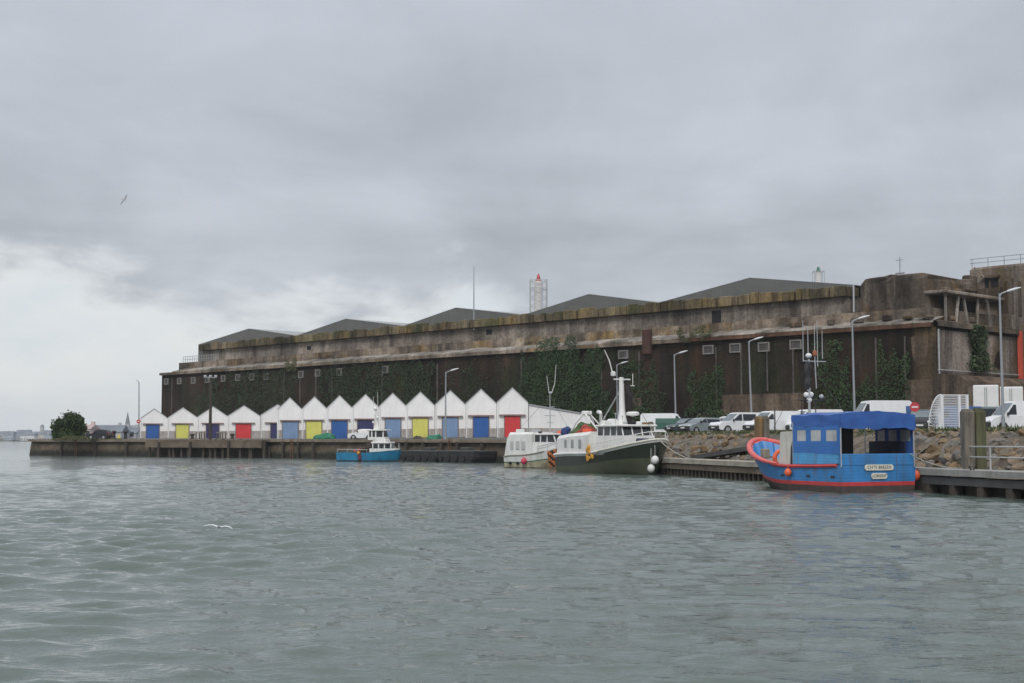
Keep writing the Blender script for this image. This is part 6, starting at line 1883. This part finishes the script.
m = MB(); m.loft([[(3.65, -.8, 2.71), (5.5, -.66, 2.71), (5.5, .66, 2.71), (3.65, .8, 2.71)], [(3.65, -.8, 3.4), (5.3, -.66, 3.4), (5.3, .66, 3.4), (3.65, .8, 3.4)]], 0, True); wg = m.build("upper_windows", dark_glass, sb)
for x in (3.68, 4.05, 4.5, 5.35):
    m = MB(); m.box((x, -.82 + (x - 3.65) * .08, 3.05), (.14, .08, .7), 0, .08); m.build("window_mullion", white_paint, wg)
m = MB(); m.cbox((4.6, 0, 3.48), (2.3, 1.9, .14), 0, .04); m.build("upper_roof", white_paint, sb)
m = MB(); m.path([(4.3, 0, 3.5), (4.3, 0, 4.6), (4.25, 0, 5.8)], [.34, .22, .14], 0, 8); mm_ = m.build("mast", white_paint, sb)
m = MB(); m.ball((4.2, -.1, 5.9), .22, 0, 8); m.ball((4.5, -.2, 4.9), .2, 0, 8); m.tube((4.2, -.7, 5.2), (4.2, .7, 5.2), .04); m.box((4.05, -.3, 4.4), (.2, .15, .25)); m.build("mast_fittings", white_plastic, mm_)
for x, zt in ((4.0, 7.3), (4.5, 7.8)):
    m = MB(); m.path([(x, -.1, 5.7), (x - .05, -.1, zt)], [.03, .016], 0, 5); m.build("whip_antenna", white_plastic, mm_)
m = MB(); m.path([(.1, -1.15, 1.35), (3.7, -1.2, 1.32)], .03); 
for x in (.15, 1.3, 2.5, 3.6): m.tube((x, -1.18, .95), (x, -1.18, 1.35), .025, n=5)
m.path([(7.1, -.5, 1.35), (7.1, -.5, 2.0), (6.9, .5, 2.0), (6.9, .5, 1.35)], .03); m.build("deck_rail", galv, sb)
m = MB(); m.cbox((2.9, -.5, 1.15), (.7, .6, .9), 0, .05); m.cbox((3.55, .2, 1.4), (.5, 1.2, 1.6), 0, .05); m.build("deck_gear", mat("gear_dark", (.06, .045, .035), .8, .4, 3), sb)
m = MB(); m.ball((2.6, -.9, 1.2), .22, 0, 8); m.ball((2.0, -.6, 1.1), .2, 0, 8); m.build("red_buoys", mat("buoy_red", (.45, .08, .06), .6, .15), sb)
m = MB(); m.ball((2.75, -1.5, .95), .2, 0, 8); m.build("yellow_fender", MATS["float_yellow"], sb)
m = MB(); m.cbox((2.85, -1.42, .5), (.38, .2, .75), 0, .08); m.build("maroon_fender", mat("maroon", (.13, .03, .05), .7, .2), sb)

# ---- dark flat barges alongside the quay
for i, (pxa, pxb, Y0, Y1, lb, zt) in enumerate(((401, 437, 155.5, 151.5, "dark flat barge moored astern right of the little turquoise boat", 1.35), (438, 474, 150.5, 146.5, "dark flat barge moored behind the white boat with the striped bow", 1.38))):
    a = Vector((at(pxa, 455, Y0).x, Y0, 0)); b = Vector((at(pxb, 455, Y1).x, Y1, 0)); L = (b - a).length
    t = boat("barge", lb, a.x, a.y, math.atan2(b.y - a.y, b.x - a.x)); t["group"] = "dark barges along the quay"
    m = MB(); m.prism([(0.5, -.5), (L - .5, -.5), (L, .5), (L, zt - .25), (0, zt - .25), (0, .5)], 'y', 0, 3.6); m.build("hull", mat("barge_black", (.018, .02, .022), .6, .35, .8, dirt=(.06, .055, .05), dirt_amt=.5), t)
    m = MB(); m.cbox((L / 2, 1.8, zt - .18), (L + .06, 3.7, .16), 0, .03); m.build("deck", steel_dark, t)
    m = MB()
    for x in np.linspace(.5, L - .5, 5): m.tube((x, -.14, .45), (x, -.02, .45), .33, None, 0, 12)
    m.build("tyre_fenders", black_rubber, t)
    m = MB(); m.cbox((L * .4, 2.2, zt + .05), (1.2, 1.0, .35), 0, .05); m.build("deck_hatch", steel_dark, t)
# ------------------------------------------------------------------ air
hz, hnt, hb_ = new_mat("haze_air")
hnt.nodes.remove(hb_)
pv = N(hnt, "ShaderNodeVolumePrincipled"); pv.inputs["Density"].default_value = 0.00016
pv.inputs["Color"].default_value = (.86, .9, .95, 1); pv.inputs["Anisotropy"].default_value = 0.2
hnt.links.new(pv.outputs[0], hnt.nodes["Material Output"].inputs["Volume"])
m = MB(); m.box((0, 0, 24.5), (5200, 5200, 55)); o = m.build("haze", hz); o["kind"] = "stuff"
